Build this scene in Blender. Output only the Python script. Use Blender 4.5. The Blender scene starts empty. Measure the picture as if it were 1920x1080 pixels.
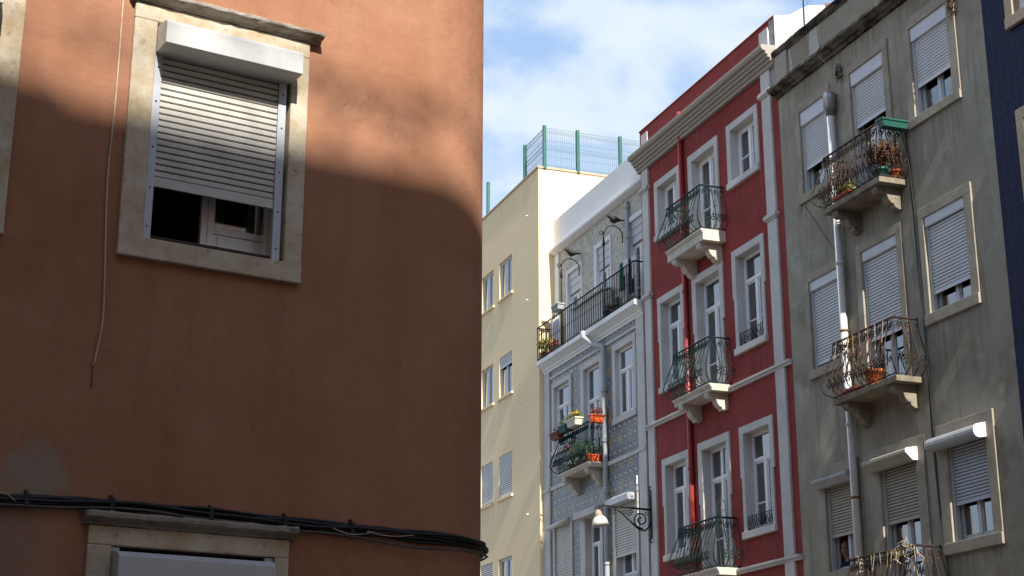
import bpy, math, random
from math import sin, cos, pi, radians, atan2, sqrt
from mathutils import Vector, Matrix

# ------------------------------------------------------------------ camera, sky, sun, exposure
scn = bpy.context.scene
COL = scn.collection
cam_d = bpy.data.cameras.new('camera'); cam = bpy.data.objects.new('camera', cam_d); COL.objects.link(cam)
cam.location = (0, 0, 1.6); cam.rotation_euler = (radians(90 + 17.268), 0, 0)
cam_d.sensor_width = 36.0; cam_d.lens = 55.61; cam_d.clip_start = 0.1; cam_d.clip_end = 2000
scn.camera = cam

SUN_EL = radians(38.7)
SUN_H = (0.318, -0.948)                      # horizontal direction towards the sun
sd = Vector((SUN_H[0]*cos(SUN_EL), SUN_H[1]*cos(SUN_EL), sin(SUN_EL))).normalized()
sun_d = bpy.data.lights.new('sun', 'SUN'); sun_d.energy = 4.5; sun_d.angle = radians(0.6); sun_d.color = (1.0, 0.945, 0.86)
sun = bpy.data.objects.new('sun', sun_d); COL.objects.link(sun)
sun.rotation_euler = sd.to_track_quat('Z', 'Y').to_euler()

world = bpy.data.worlds.new('World'); scn.world = world; world.use_nodes = True
wn, wl = world.node_tree.nodes, world.node_tree.links
wn.clear()
def N(t, **k):
    n = wn.new(t)
    for a, b in k.items(): setattr(n, a, b)
    return n
sky = N('ShaderNodeTexSky', sky_type='NISHITA'); sky.sun_disc = False; sky.sun_elevation = SUN_EL
sky.sun_rotation = atan2(SUN_H[0], SUN_H[1]); sky.air_density = 1.0; sky.dust_density = 0.6; sky.ozone_density = 1.6
tc = N('ShaderNodeTexCoord'); sep = N('ShaderNodeSeparateXYZ'); wl.new(tc.outputs['Generated'], sep.inputs[0])
# project the view direction on a cloud layer overhead
dz = N('ShaderNodeMath', operation='ADD'); dz.inputs[1].default_value = 0.25; wl.new(sep.outputs['Z'], dz.inputs[0])
dx = N('ShaderNodeMath', operation='DIVIDE'); wl.new(sep.outputs['X'], dx.inputs[0]); wl.new(dz.outputs[0], dx.inputs[1])
dy = N('ShaderNodeMath', operation='DIVIDE'); wl.new(sep.outputs['Y'], dy.inputs[0]); wl.new(dz.outputs[0], dy.inputs[1])
cmb = N('ShaderNodeCombineXYZ'); wl.new(dx.outputs[0], cmb.inputs[0]); wl.new(dy.outputs[0], cmb.inputs[1])
mp = N('ShaderNodeMapping'); mp.inputs['Location'].default_value = (1.3, 0.4, 0.0); wl.new(cmb.outputs[0], mp.inputs[0])
nz = N('ShaderNodeTexNoise'); nz.inputs['Scale'].default_value = 4.6; nz.inputs['Detail'].default_value = 9; nz.inputs['Roughness'].default_value = 0.52; nz.inputs['Distortion'].default_value = 0.25
wl.new(mp.outputs[0], nz.inputs['Vector'])
cr = N('ShaderNodeValToRGB'); cr.color_ramp.elements[0].position = 0.40; cr.color_ramp.elements[1].position = 0.58
cr.color_ramp.elements[0].color = (0.08, 0.08, 0.08, 1); cr.color_ramp.elements[1].color = (0.9, 0.9, 0.9, 1); cr.color_ramp.interpolation = 'EASE'
wl.new(nz.outputs['Fac'], cr.inputs[0])
nz2 = N('ShaderNodeTexNoise'); nz2.inputs['Scale'].default_value = 9; nz2.inputs['Detail'].default_value = 5; wl.new(mp.outputs[0], nz2.inputs['Vector'])
cc = N('ShaderNodeMix', data_type='RGBA'); cc.inputs[6].default_value = (4.4, 5.1, 5.9, 1); cc.inputs[7].default_value = (5.5, 5.95, 6.45, 1)
wl.new(nz2.outputs['Fac'], cc.inputs[0])
hz = N('ShaderNodeMix', data_type='RGBA'); hz.inputs[0].default_value = 0.5; wl.new(sky.outputs[0], hz.inputs[6]); hz.inputs[7].default_value = (2.8, 4.5, 7.2, 1)
lp = N('ShaderNodeMapRange'); lp.interpolation_type = 'SMOOTHSTEP'; lp.inputs[1].default_value = -0.25; lp.inputs[2].default_value = 0.40; lp.inputs[3].default_value = 0.0; lp.inputs[4].default_value = 1.0
nwx = N('ShaderNodeMath', operation='MULTIPLY'); nwx.inputs[1].default_value = -0.6; wl.new(sep.outputs['X'], nwx.inputs[0])
nwy = N('ShaderNodeMath', operation='MULTIPLY_ADD'); nwy.inputs[1].default_value = 0.8; wl.new(sep.outputs['Y'], nwy.inputs[0]); wl.new(nwx.outputs[0], nwy.inputs[2]); wl.new(nwy.outputs[0], lp.inputs[0])
hzf = N('ShaderNodeMath', operation='MULTIPLY'); hzf.inputs[1].default_value = 0.5; wl.new(lp.outputs[0], hzf.inputs[0]); wl.new(hzf.outputs[0], hz.inputs[0])
low = N('ShaderNodeMapRange'); low.interpolation_type = 'SMOOTHSTEP'; low.inputs[1].default_value = 0.30; low.inputs[2].default_value = 0.50; low.inputs[3].default_value = 0.62; low.inputs[4].default_value = 0.0
wl.new(sep.outputs['Z'], low.inputs[0])
cmx = N('ShaderNodeMath', operation='MAXIMUM'); wl.new(cr.outputs[0], cmx.inputs[0]); wl.new(low.outputs[0], cmx.inputs[1])
cf = N('ShaderNodeMath', operation='MULTIPLY'); wl.new(cmx.outputs[0], cf.inputs[0]); wl.new(lp.outputs[0], cf.inputs[1])
mx = N('ShaderNodeMix', data_type='RGBA'); wl.new(cf.outputs[0], mx.inputs[0]); wl.new(hz.outputs[2], mx.inputs[6]); wl.new(cc.outputs[2], mx.inputs[7])
bg = N('ShaderNodeBackground'); bg.inputs['Strength'].default_value = 0.095; wl.new(mx.outputs[2], bg.inputs[0])
wo = N('ShaderNodeOutputWorld'); wl.new(bg.outputs[0], wo.inputs[0])

scn.view_settings.view_transform = 'Standard'; scn.view_settings.look = 'None'
scn.view_settings.exposure = 0.84; scn.view_settings.gamma = 1.0

# ------------------------------------------------------------------ helpers
class MB:
    """collects faces and links them as ONE mesh object; x = along the facade, y = -out, z = up"""
    def __init__(s): s.v = []; s.f = []; s.sm = []
    def add(s, vs, fs, smooth=False):
        o = len(s.v); s.v += [tuple(p) for p in vs]; s.f += [tuple(i + o for i in f) for f in fs]; s.sm += [smooth] * len(fs); return s
    def box(s, u0, u1, w0, w1, z0, z1):
        y0, y1 = -w1, -w0
        vs = [(u0,y0,z0),(u1,y0,z0),(u1,y1,z0),(u0,y1,z0),(u0,y0,z1),(u1,y0,z1),(u1,y1,z1),(u0,y1,z1)]
        return s.add(vs, [(0,3,2,1),(4,5,6,7),(0,1,5,4),(1,2,6,5),(2,3,7,6),(3,0,4,7)])
    def prism(s, prof, u0, u1):
        """profile [(w,z)...] extruded along the facade"""
        n = len(prof)
        vs = [(u0, -w, z) for w, z in prof] + [(u1, -w, z) for w, z in prof]
        fs = [(i, (i+1) % n, n + (i+1) % n, n + i) for i in range(n)] + [tuple(range(n))[::-1], tuple(range(n, 2*n))]
        return s.add(vs, fs)
    def tube(s, pts, r, n=6, cap=True, smooth=True):
        pts = [Vector(p) for p in pts]; m = len(pts)
        rs = r if isinstance(r, (list, tuple)) else [r] * m
        vs = []; up = None
        for i, p in enumerate(pts):
            d = (pts[min(i+1, m-1)] - pts[max(i-1, 0)])
            if d.length < 1e-9: d = Vector((0, 0, 1))
            d.normalize()
            if up is None:
                up = Vector((0, 0, 1)) if abs(d.z) < 0.9 else Vector((1, 0, 0))
            a = d.cross(up)
            if a.length < 1e-6: a = d.orthogonal()
            a.normalize(); b = d.cross(a).normalized(); up = b * -1 if False else a.cross(d)
            for k in range(n):
                t = 2*pi*k/n + pi/n
                vs.append(p + (a*cos(t) + b*sin(t)) * rs[i])
        fs = [(i*n + k, i*n + (k+1) % n, (i+1)*n + (k+1) % n, (i+1)*n + k) for i in range(m-1) for k in range(n)]
        if cap: fs += [tuple(range(n))[::-1], tuple(range((m-1)*n, m*n))]
        return s.add(vs, fs, smooth and n > 4)
    def lathe(s, prof, cx, cy, n=16):
        """[(r,z)...] revolved around a vertical axis"""
        vs = []; m = len(prof)
        for r, z in prof:
            for k in range(n): vs.append((cx + r*cos(2*pi*k/n), cy + r*sin(2*pi*k/n), z))
        fs = [(i*n+k, i*n+(k+1) % n, (i+1)*n+(k+1) % n, (i+1)*n+k) for i in range(m-1) for k in range(n)]
        return s.add(vs, fs, True)
    def sheet(s, u0, u1, z0, z1, w, nu=10, nz=4, amp=0.0, per=0.12, ph=0):
        """hanging cloth"""
        vs = []
        for j in range(nz+1):
            for i in range(nu+1):
                u = u0 + (u1-u0)*i/nu; z = z0 + (z1-z0)*j/nz
                vs.append((u, -(w + amp*sin(2*pi*u/per+ph) + 0.4*amp*sin(2*pi*u/per*2.3+ph*2)), z))
        fs = [(j*(nu+1)+i, j*(nu+1)+i+1, (j+1)*(nu+1)+i+1, (j+1)*(nu+1)+i) for j in range(nz) for i in range(nu)]
        return s.add(vs, fs, True)
    def build(s, name, mat, parent=None, bevel=0, label=None):
        me = bpy.data.meshes.new(name); me.from_pydata(s.v, [], s.f)
        me.polygons.foreach_set('use_smooth', s.sm); me.materials.append(mat); me.update()
        o = bpy.data.objects.new(name, me); COL.objects.link(o)
        if parent: o.parent = parent
        if bevel:
            b = o.modifiers.new('bevel', 'BEVEL'); b.width = bevel; b.segments = 2; b.limit_method = 'ANGLE'; b.angle_limit = radians(40)
        if label: o['label'] = label
        return o

def tag(o, label=None, cat=None, group=None, kind=None):
    if label: o['label'] = label
    if cat: o['category'] = cat
    if group: o['group'] = group
    if kind: o['kind'] = kind
    return o
def thing(name, loc, rz, label, cat, group=None):
    o = bpy.data.objects.new(name, None); COL.objects.link(o); o.location = loc; o.rotation_euler = (0, 0, rz)
    o.empty_display_size = 0.2
    return tag(o, label, cat, group)

ROW_ANG = radians(-69.6); ROW_P = Vector((4.7543, 25.9729, 0))      # the row of houses across the street
LEFT_ANG = radians(31); LEFT_P = Vector((-2.0275, 9.9965, 0))       # the near house
def at(P, ang, u, w, z):
    return P + Vector((cos(ang), sin(ang), 0))*u - Vector((-sin(ang), cos(ang), 0))*w + Vector((0, 0, z))
def row(u, w, z): return at(ROW_P, ROW_ANG, u, w, z)
def left(u, w, z): return at(LEFT_P, LEFT_ANG, u, w, z)

# ------------------------------------------------------------------ materials
def boxes(name, lst, mat, parent, bevel=0):
    for b in lst: MB().box(*b).build(name, mat, parent, bevel)

class MT:
    def __init__(s, name, rough=0.8, spec=0.3):
        s.m = bpy.data.materials.new(name); s.m.use_nodes = True; s.n = s.m.node_tree.nodes; s.l = s.m.node_tree.links
        s.b = s.n['Principled BSDF']; s.b.inputs['Roughness'].default_value = rough; s.b.inputs['Specular IOR Level'].default_value = spec
        s.tc = s.n.new('ShaderNodeTexCoord'); s.co = s.tc.outputs['Object']
    def mapping(s, scale=(1,1,1), loc=(0,0,0)):
        m = s.n.new('ShaderNodeMapping'); m.inputs['Scale'].default_value = scale; m.inputs['Location'].default_value = loc; s.l.new(s.co, m.inputs[0]); return m.outputs[0]
    def noise(s, scale, detail=4, rough=0.5, vec=None, dist=0):
        n = s.n.new('ShaderNodeTexNoise'); n.inputs['Scale'].default_value = scale; n.inputs['Detail'].default_value = detail; n.inputs['Roughness'].default_value = rough; n.inputs['Distortion'].default_value = dist
        s.l.new(vec if vec else s.co, n.inputs['Vector']); return n.outputs['Fac']
    def ramp(s, fac, stops, interp='LINEAR'):
        r = s.n.new('ShaderNodeValToRGB'); e = r.color_ramp; e.interpolation = interp
        while len(e.elements) > 1: e.elements.remove(e.elements[0])
        for i, (p, c) in enumerate(stops):
            c = (c, c, c) if isinstance(c, (int, float)) else c
            el = e.elements[0] if i == 0 else e.elements.new(p)
            el.position = p; el.color = (*c[:3], 1)
        s.l.new(fac, r.inputs[0]); return r.outputs[0]
    def mix(s, fac, a, b, mode='MIX'):
        m = s.n.new('ShaderNodeMix'); m.data_type = 'RGBA'; m.blend_type = mode
        for i, x in ((0, fac), (6, a), (7, b)):
            if isinstance(x, (int, float)): m.inputs[i].default_value = x if i == 0 else (x, x, x, 1)
            elif isinstance(x, tuple): m.inputs[i].default_value = (*x[:3], 1)
            else: s.l.new(x, m.inputs[i])
        return m.outputs[2]
    def math(s, op, a, b=None, clamp=False):
        m = s.n.new('ShaderNodeMath'); m.operation = op; m.use_clamp = clamp
        for i, x in ((0, a), (1, b)):
            if x is None: continue
            if isinstance(x, (int, float)): m.inputs[i].default_value = x
            else: s.l.new(x, m.inputs[i])
        return m.outputs[0]
    def sep(s, v=None):
        n = s.n.new('ShaderNodeSeparateXYZ'); s.l.new(v if v else s.co, n.inputs[0]); return n.outputs
    def color(s, c):
        if isinstance(c, tuple): s.b.inputs['Base Color'].default_value = (*c, 1)
        else: s.l.new(c, s.b.inputs['Base Color'])
        return s
    def bump(s, h, strength=0.3, dist=0.01):
        b = s.n.new('ShaderNodeBump'); b.inputs['Strength'].default_value = strength; b.inputs['Distance'].default_value = dist
        s.l.new(h, b.inputs['Height']); s.l.new(b.outputs[0], s.b.inputs['Normal']); return s

def plaster(name, base, dark, light, stain=0.5, scale=0.7, streak=0.35, bump=0.35, rough=0.9, bdist=0.006):
    t = MT(name, rough, 0.2)
    a = t.noise(scale, 6, 0.6)
    c = t.mix(t.ramp(a, [(0.32, 0), (0.68, 1)]), dark, base)
    b = t.noise(scale*2.7, 5, 0.65, t.mapping((1, 1, 1), (5, 3, 9)))
    c = t.mix(t.ramp(b, [(0.5, 0), (0.78, stain)]), c, light)
    st = t.noise(1.0, 5, 0.6, t.mapping((6, 6, 0.35)))
    c = t.mix(t.ramp(st, [(0.5, 0), (0.75, streak)]), c, dark)
    fine = t.noise(45, 4, 0.7)
    c = t.mix(t.ramp(fine, [(0.3, 0.12), (0.6, 0)]), c, tuple(x*0.55 for x in dark))
    t.color(c)
    h = t.math('ADD', t.math('MULTIPLY', t.noise(3.2, 4, 0.5), 2.2), t.noise(60, 3, 0.6))
    t.bump(h, bump, bdist)
    return t.m
def plain(name, c, rough=0.5, spec=0.4, var=0.15, scale=6, metal=0.0, bump=0.0):
    t = MT(name, rough, spec)
    d = tuple(x*(1-var*2) for x in c)
    a = t.noise(scale, 5, 0.6)
    t.color(t.mix(t.ramp(a, [(0.35, 0), (0.65, 1)]), d, c))
    t.b.inputs['Metallic'].default_value = metal
    if bump: t.bump(t.noise(scale*6, 4, 0.6), bump, 0.004)
    return t.m
def stone(name, base, dark, stain, rough=0.85, scale=3.0, amount=0.6):
    t = MT(name, rough, 0.25)
    a = t.noise(scale, 7, 0.65)
    c = t.mix(t.ramp(a, [(0.35, 0), (0.6, 1)]), stain, base)
    b = t.noise(scale*3.1, 6, 0.7, t.mapping((1, 1, 1), (7, 2, 4)))
    c = t.mix(t.ramp(b, [(0.56, 0), (0.72, amount)]), c, dark)
    g = t.noise(70, 3, 0.7)
    c = t.mix(t.ramp(g, [(0.62, 0), (0.72, 0.55)]), c, dark)
    t.color(c); t.bump(t.math('ADD', t.noise(12, 5, 0.6), t.noise(90, 3, 0.7)), 0.45, 0.005)
    return t.m

def sill_grime(t, c, col, lst, amt=0.6, length=0.9):
    xs = t.sep(); nz_ = t.ramp(t.noise(1.0, 5, 0.65, t.mapping((13, 13, 0.5), (6, 1, 2))), [(0.42, 0), (0.62, 1)])
    for (a, b, z) in lst:
        mu = t.ramp(t.math('SUBTRACT', t.math('ABSOLUTE', t.math('SUBTRACT', xs[0], (a+b)/2)), (b-a)/2-0.10), [(0.0, 1), (0.22, 0)])
        dz_ = t.math('SUBTRACT', z, xs[2])
        mz = t.math('MULTIPLY', t.math('GREATER_THAN', dz_, 0.0), t.ramp(t.math('DIVIDE', dz_, length), [(0.0, 1), (1.0, 0)]))
        c = t.mix(t.math('MULTIPLY', t.math('MULTIPLY', mu, mz), t.math('MULTIPLY', nz_, amt)), c, col)
    return c
M = {}
# near house: terracotta render, with a grey repair patch low on the left
t = MT('terracotta_render', 0.92, 0.15)
big = t.noise(0.55, 6, 0.6)
c = t.mix(t.ramp(big, [(0.3, 0), (0.7, 1)]), (0.315, 0.148, 0.084), (0.375, 0.188, 0.112))
mid = t.noise(2.3, 6, 0.62, t.mapping((1, 1, 0.8), (3, 1, 6)))
c = t.mix(t.ramp(mid, [(0.42, 0), (0.72, 0.7)]), c, (0.405, 0.215, 0.138))
stn = t.noise(1.3, 5, 0.6, t.mapping((2.6, 2.6, 0.35), (1, 8, 2)))
c = t.mix(t.ramp(stn, [(0.5, 0), (0.75, 0.35)]), c, (0.235, 0.105, 0.060))
fine = t.noise(30, 5, 0.7)
c = t.mix(t.ramp(fine, [(0.25, 0.22), (0.5, 0)]), c, (0.26, 0.10, 0.06))
xs = t.sep(); wob = t.noise(5, 4, 0.6)
ex = t.math('POWER', t.math('ADD', xs[0], 1.02), 2); ez = t.math('POWER', t.math('SUBTRACT', xs[2], 3.37), 2)
dd = t.math('ADD', t.math('SQRT', t.math('ADD', ex, ez)), t.math('MULTIPLY', t.math('SUBTRACT', t.noise(7, 6, 0.7), 0.5), 0.42))
patch = t.ramp(dd, [(0.11, 0.85), (0.27, 0)], 'EASE')
low = t.math('MULTIPLY', t.ramp(t.math('ADD', xs[0], t.math('MULTIPLY', wob, 0.12)), [(0.0, 1), (1.0, 1)]), 1.0)
lowx = t.ramp(t.math('ADD', t.math('ADD', xs[0], 1.5), t.math('MULTIPLY', t.noise(6, 6, 0.7), 0.3)), [(0.55, 1), (0.80, 0)])
lowz = t.math('LESS_THAN', xs[2], 3.19)
c = t.mix(patch, c, (0.29, 0.25, 0.19))
c = t.mix(t.math('MULTIPLY', t.math('MULTIPLY', lowx, lowz), 0.6), c, (0.25, 0.20, 0.15))
vr = t.n.new('ShaderNodeTexVoronoi'); vr.inputs['Scale'].default_value = 1.6; t.l.new(t.co, vr.inputs['Vector'])
c = t.mix(t.ramp(vr.outputs['Distance'], [(0.012, 0.8), (0.02, 0)]), c, (0.12, 0.06, 0.04))
t.color(c)
# drips under the window sill and a few hairline cracks
du = t.ramp(t.math('ABSOLUTE', xs[0]), [(0.55, 1), (0.72, 0)]); dzr = t.math('MULTIPLY', t.ramp(t.math('SUBTRACT', xs[2], 3.3), [(0.2, 0), (1.5/1.6, 1)]), t.math('LESS_THAN', xs[2], 4.85))
drip = t.math('MULTIPLY', t.math('MULTIPLY', du, dzr), t.ramp(t.noise(1.0, 4, 0.6, t.mapping((9, 9, 0.7), (3, 3, 3))), [(0.50, 0), (0.75, 0.32)]))
c = t.mix(drip, c, (0.15, 0.075, 0.045))
wv = t.n.new('ShaderNodeTexVoronoi'); wv.feature = 'DISTANCE_TO_EDGE'; wv.inputs['Scale'].default_value = 0.9
dv = t.n.new('ShaderNodeVectorMath'); dv.operation = 'ADD'; nn3 = t.n.new('ShaderNodeTexNoise'); nn3.inputs['Scale'].default_value = 3.5; nn3.inputs['Detail'].default_value = 6; t.l.new(t.co, nn3.inputs['Vector']); t.l.new(t.co, dv.inputs[0]); t.l.new(nn3.outputs['Color'], dv.inputs[1]); t.l.new(dv.outputs[0], wv.inputs['Vector'])
crk = t.math('MULTIPLY', t.ramp(wv.outputs['Distance'], [(0.0, 0.5), (0.004, 0)]), t.ramp(t.noise(0.9, 3), [(0.52, 0), (0.6, 1)]))
c = t.mix(crk, c, (0.12, 0.06, 0.04)); t.color(c)
h = t.math('ADD', t.math('MULTIPLY', t.noise(1.7, 4, 0.5), 5.0), t.math('ADD', t.math('MULTIPLY', t.noise(9, 4, 0.6), 0.8), t.math('MULTIPLY', t.noise(85, 3, 0.6), 0.35)))
t.bump(h, 0.6, 0.012); M['terra'] = t.m

M['lime'] = stone('aged_limestone', (0.58, 0.52, 0.41), (0.17, 0.13, 0.09), (0.43, 0.33, 0.20), scale=4.0, amount=0.7)
M['limedark'] = stone('weathered_limestone', (0.33, 0.30, 0.25), (0.06, 0.055, 0.05), (0.20, 0.17, 0.13), scale=6, amount=0.9)
M['alu'] = plain('white_painted_aluminium', (0.54, 0.55, 0.55), 0.42, 0.5, 0.04, 9)
M['slat'] = plain('ivory_shutter_slats', (0.62, 0.60, 0.54), 0.5, 0.4, 0.05, 7)
M['slatnear'] = plain('ivory_shutter_slats_near', (0.60, 0.585, 0.54), 0.55, 0.3, 0.10, 5)
M['gap'] = plain('shutter_gap', (0.035, 0.028, 0.022), 0.9, 0.1, 0.1)
M['rail_alu'] = plain('grey_blue_aluminium', (0.50, 0.53, 0.58), 0.4, 0.5, 0.04)
M['wood_dark'] = plain('dark_wood', (0.06, 0.035, 0.022), 0.7, 0.3, 0.2, 12)
M['white_wood'] = plain('white_painted_wood', (0.84, 0.84, 0.83), 0.45, 0.4, 0.03, 8)
M['rubber'] = plain('black_cable_sheath', (0.012, 0.012, 0.014), 0.45, 0.4, 0.2, 20)
M['cable_grey'] = plain('grey_cable_sheath', (0.11, 0.10, 0.09), 0.55, 0.4, 0.2, 20)
M['cord'] = plain('pale_cord', (0.66, 0.52, 0.40), 0.7, 0.2, 0.15, 20)

t = MT('cream_yellow_render', 0.9, 0.2)
c = t.mix(t.ramp(t.noise(0.4, 6, 0.6), [(0.34, 0), (0.66, 1)]), (0.83, 0.655, 0.395), (0.88, 0.715, 0.455))
c = sill_grime(t, c, (0.46, 0.37, 0.24), [(yy_-0.02-(-11.42), yy_+1.02-(-11.42), z_) for yy_ in (-15.62, -14.25) for z_ in (13.38, 10.78, 8.2)], 0.45, 0.9)
c = sill_grime(t, c, (0.55, 0.44, 0.29), [(-9.0, 0.3, 16.1)], 0.35, 1.2)
t.color(c); t.bump(t.math('ADD', t.math('MULTIPLY', t.noise(2.2, 4), 2.2), t.noise(50, 3)), 0.15, 0.006); M['yellow'] = t.m
M['coping'] = plain('pale_coping', (0.55, 0.42, 0.30), 0.8, 0.2, 0.1)
M['green_steel'] = plain('green_coated_steel', (0.022, 0.125, 0.10), 0.45, 0.4, 0.08)
M['wire_green'] = plain('green_grey_wire', (0.05,0.11,0.11), 0.5, 0.4, 0.08)
t = MT('crimson_render', 0.9, 0.2)
c = t.mix(t.ramp(t.noise(0.6, 6, 0.6), [(0.34, 0), (0.66, 1)]), (0.235, 0.040, 0.036), (0.290, 0.054, 0.048))
c = t.mix(t.ramp(t.noise(1.9, 6, 0.65, t.mapping((1, 1, 1), (5, 3, 9))), [(0.48, 0), (0.75, 0.6)]), c, (0.325, 0.082, 0.072))
c = sill_grime(t, c, (0.11, 0.026, 0.024), [(-1.93, -0.73, 12.10), (-5.11, -3.94, 12.10), (-1.93, -0.73, 8.90), (-5.11, -3.94, 8.90), (-3.7, -2.15, 11.2), (-3.7, -2.15, 8.3), (-1.93, -0.73, 5.58), (-5.7, 0.0, 13.88)], 0.55, 0.9)
t.color(c); t.bump(t.math('ADD', t.math('MULTIPLY', t.noise(3.2, 4), 2.2), t.noise(60, 3)), 0.2, 0.006); M['red'] = t.m
M['redpipe'] = plain('red_painted_pipe', (0.33, 0.042, 0.038), 0.45, 0.4, 0.08)
M['trim'] = stone('white_stone_trim', (0.60, 0.575, 0.545), (0.30, 0.28, 0.24), (0.51, 0.485, 0.45), scale=1.6, amount=0.25)
M['cornice'] = stone('beige_stone_cornice', (0.38, 0.345, 0.295), (0.20, 0.18, 0.15), (0.37, 0.33, 0.28), scale=2.5, amount=0.4)
M['balc'] = stone('pale_balcony_stone', (0.60, 0.55, 0.47), (0.25, 0.22, 0.18), (0.50, 0.45, 0.37), scale=3, amount=0.35)
M['balcgrey'] = stone('dirty_balcony_stone', (0.27, 0.235, 0.175), (0.05, 0.043, 0.032), (0.16, 0.13, 0.095), scale=3, amount=0.8)
M['white'] = plaster('white_render', (0.84, 0.84, 0.83), (0.76, 0.76, 0.76), (0.87, 0.87, 0.86), 0.3, 0.5, 0.25, 0.12)
M['iron'] = plain('dark_green_wrought_iron', (0.006, 0.028, 0.024), 0.6, 0.25, 0.2, 15)
M['ironblack'] = plain('black_wrought_iron', (0.010, 0.012, 0.012), 0.6, 0.25, 0.2, 15)
M['rust'] = plain('rusty_brown_iron', (0.055, 0.034, 0.024), 0.75, 0.3, 0.3, 18)
M['steel'] = plain('galvanised_steel', (0.30, 0.31, 0.32), 0.4, 0.5, 0.15, 8, 0.5)
M['pipewhite'] = plain('white_plastic_pipe', (0.62, 0.61, 0.59), 0.45, 0.4, 0.06, 3)
M['pipegrey'] = plain('grey_painted_pipe', (0.40, 0.42, 0.43), 0.5, 0.4, 0.08, 3)
M['orangecord'] = plain('orange_cord', (0.55, 0.16, 0.05), 0.7, 0.2, 0.1)
M['yellowcord'] = plain('yellow_cord', (0.50, 0.32, 0.06), 0.7, 0.2, 0.1)
M['ring'] = plain('rusty_ring', (0.30, 0.12, 0.04), 0.8, 0.2, 0.2)
M['terrapot'] = plain('terracotta_pot', (0.50, 0.13, 0.04), 0.7, 0.3, 0.12, 12)
M['orangepl'] = plain('orange_plastic', (0.72, 0.11, 0.025), 0.4, 0.4, 0.08, 12)
M['brownpl'] = plain('brown_plastic', (0.22, 0.045, 0.025), 0.45, 0.4, 0.12, 12)
M['greenpl'] = plain('green_plastic', (0.020, 0.105, 0.082), 0.4, 0.4, 0.12, 12)
M['creampl'] = plain('cream_plastic', (0.66, 0.62, 0.52), 0.5, 0.4, 0.06, 12)
M['soil'] = plain('potting_soil', (0.03, 0.022, 0.015), 0.95, 0.1, 0.2, 30)
M['leaf'] = plain('green_leaves', (0.05, 0.11, 0.03), 0.6, 0.3, 0.25, 25)
M['leafyel'] = plain('yellow_green_leaves', (0.22, 0.22, 0.04), 0.6, 0.3, 0.25, 25)
M['leafgold'] = plain('golden_leaves', (0.30, 0.19, 0.04), 0.6, 0.3, 0.25, 25)
M['leafred'] = plain('reddish_leaves', (0.20, 0.055, 0.035), 0.6, 0.3, 0.3, 25)
M['leafdry'] = plain('dry_brown_leaves', (0.13, 0.060, 0.035), 0.8, 0.2, 0.3, 25)
M['flower'] = plain('yellow_flowers', (0.70, 0.42, 0.03), 0.6, 0.3, 0.1, 25)
M['flowerred'] = plain('red_flowers', (0.60, 0.03, 0.03), 0.6, 0.3, 0.1, 25)
M['aloe'] = plain('grey_green_leaves', (0.11, 0.17, 0.10), 0.6, 0.3, 0.2, 25)
M['bird'] = plain('dark_feathers', (0.055, 0.048, 0.045), 0.7, 0.3, 0.3, 30)
M['cloth'] = plain('white_cloth', (0.70, 0.70, 0.70), 0.9, 0.1, 0.06, 5)
M['clothdark'] = plain('dark_cloth', (0.03, 0.035, 0.05), 0.9, 0.1, 0.2, 5)
M['clothgreen'] = plain('green_cloth', (0.03, 0.12, 0.09), 0.9, 0.1, 0.2, 5)
M['skin'] = plain('skin', (0.42, 0.22, 0.14), 0.55, 0.3, 0.06, 10)
M['hair'] = plain('grey_hair', (0.10, 0.09, 0.08), 0.8, 0.2, 0.2, 30)
M['lampglass'] = plain('pale_lamp_dome', (0.62, 0.60, 0.54), 0.35, 0.5, 0.06, 8)
M['lampneck'] = plain('faded_orange_neck', (0.42, 0.33, 0.25), 0.6, 0.3, 0.15, 12)
M['dark'] = plain('dark_interior', (0.03, 0.028, 0.026), 0.95, 0.1, 0.2)  # near-black colour gives the shade inside the rooms
M['floor'] = plain('cobbles', (0.19, 0.175, 0.16), 0.9, 0.2, 0.25, 3, 0, 0.4)
M['opp'] = plaster('sand_render', (0.60, 0.43, 0.29), (0.55, 0.39, 0.26), (0.63, 0.47, 0.33))
M['roof'] = plain('clay_roof_tiles', (0.30, 0.12, 0.07), 0.85, 0.2, 0.2, 8)

# grey house: patchy olive-grey cement render
t = MT('patchy_grey_render', 0.92, 0.15)
a = t.noise(0.45, 7, 0.62, None, 0.4)
c = t.mix(t.ramp(a, [(0.34, 0), (0.64, 1)]), (0.270, 0.242, 0.185), (0.365, 0.335, 0.265))
b = t.noise(1.6, 6, 0.68, t.mapping((1, 1, 0.7), (4, 4, 1)))
c = t.mix(t.ramp(b, [(0.52, 0), (0.72, 0.75)]), c, (0.46, 0.43, 0.35))
b2 = t.noise(1.1, 7, 0.7, t.mapping((1, 1, 1), (14, 2, 7)))
c = t.mix(t.ramp(b2, [(0.52, 0), (0.68, 0.7)]), c, (0.17, 0.148, 0.108))
xs = t.sep(); wob = t.noise(2.2, 5, 0.65)
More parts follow.
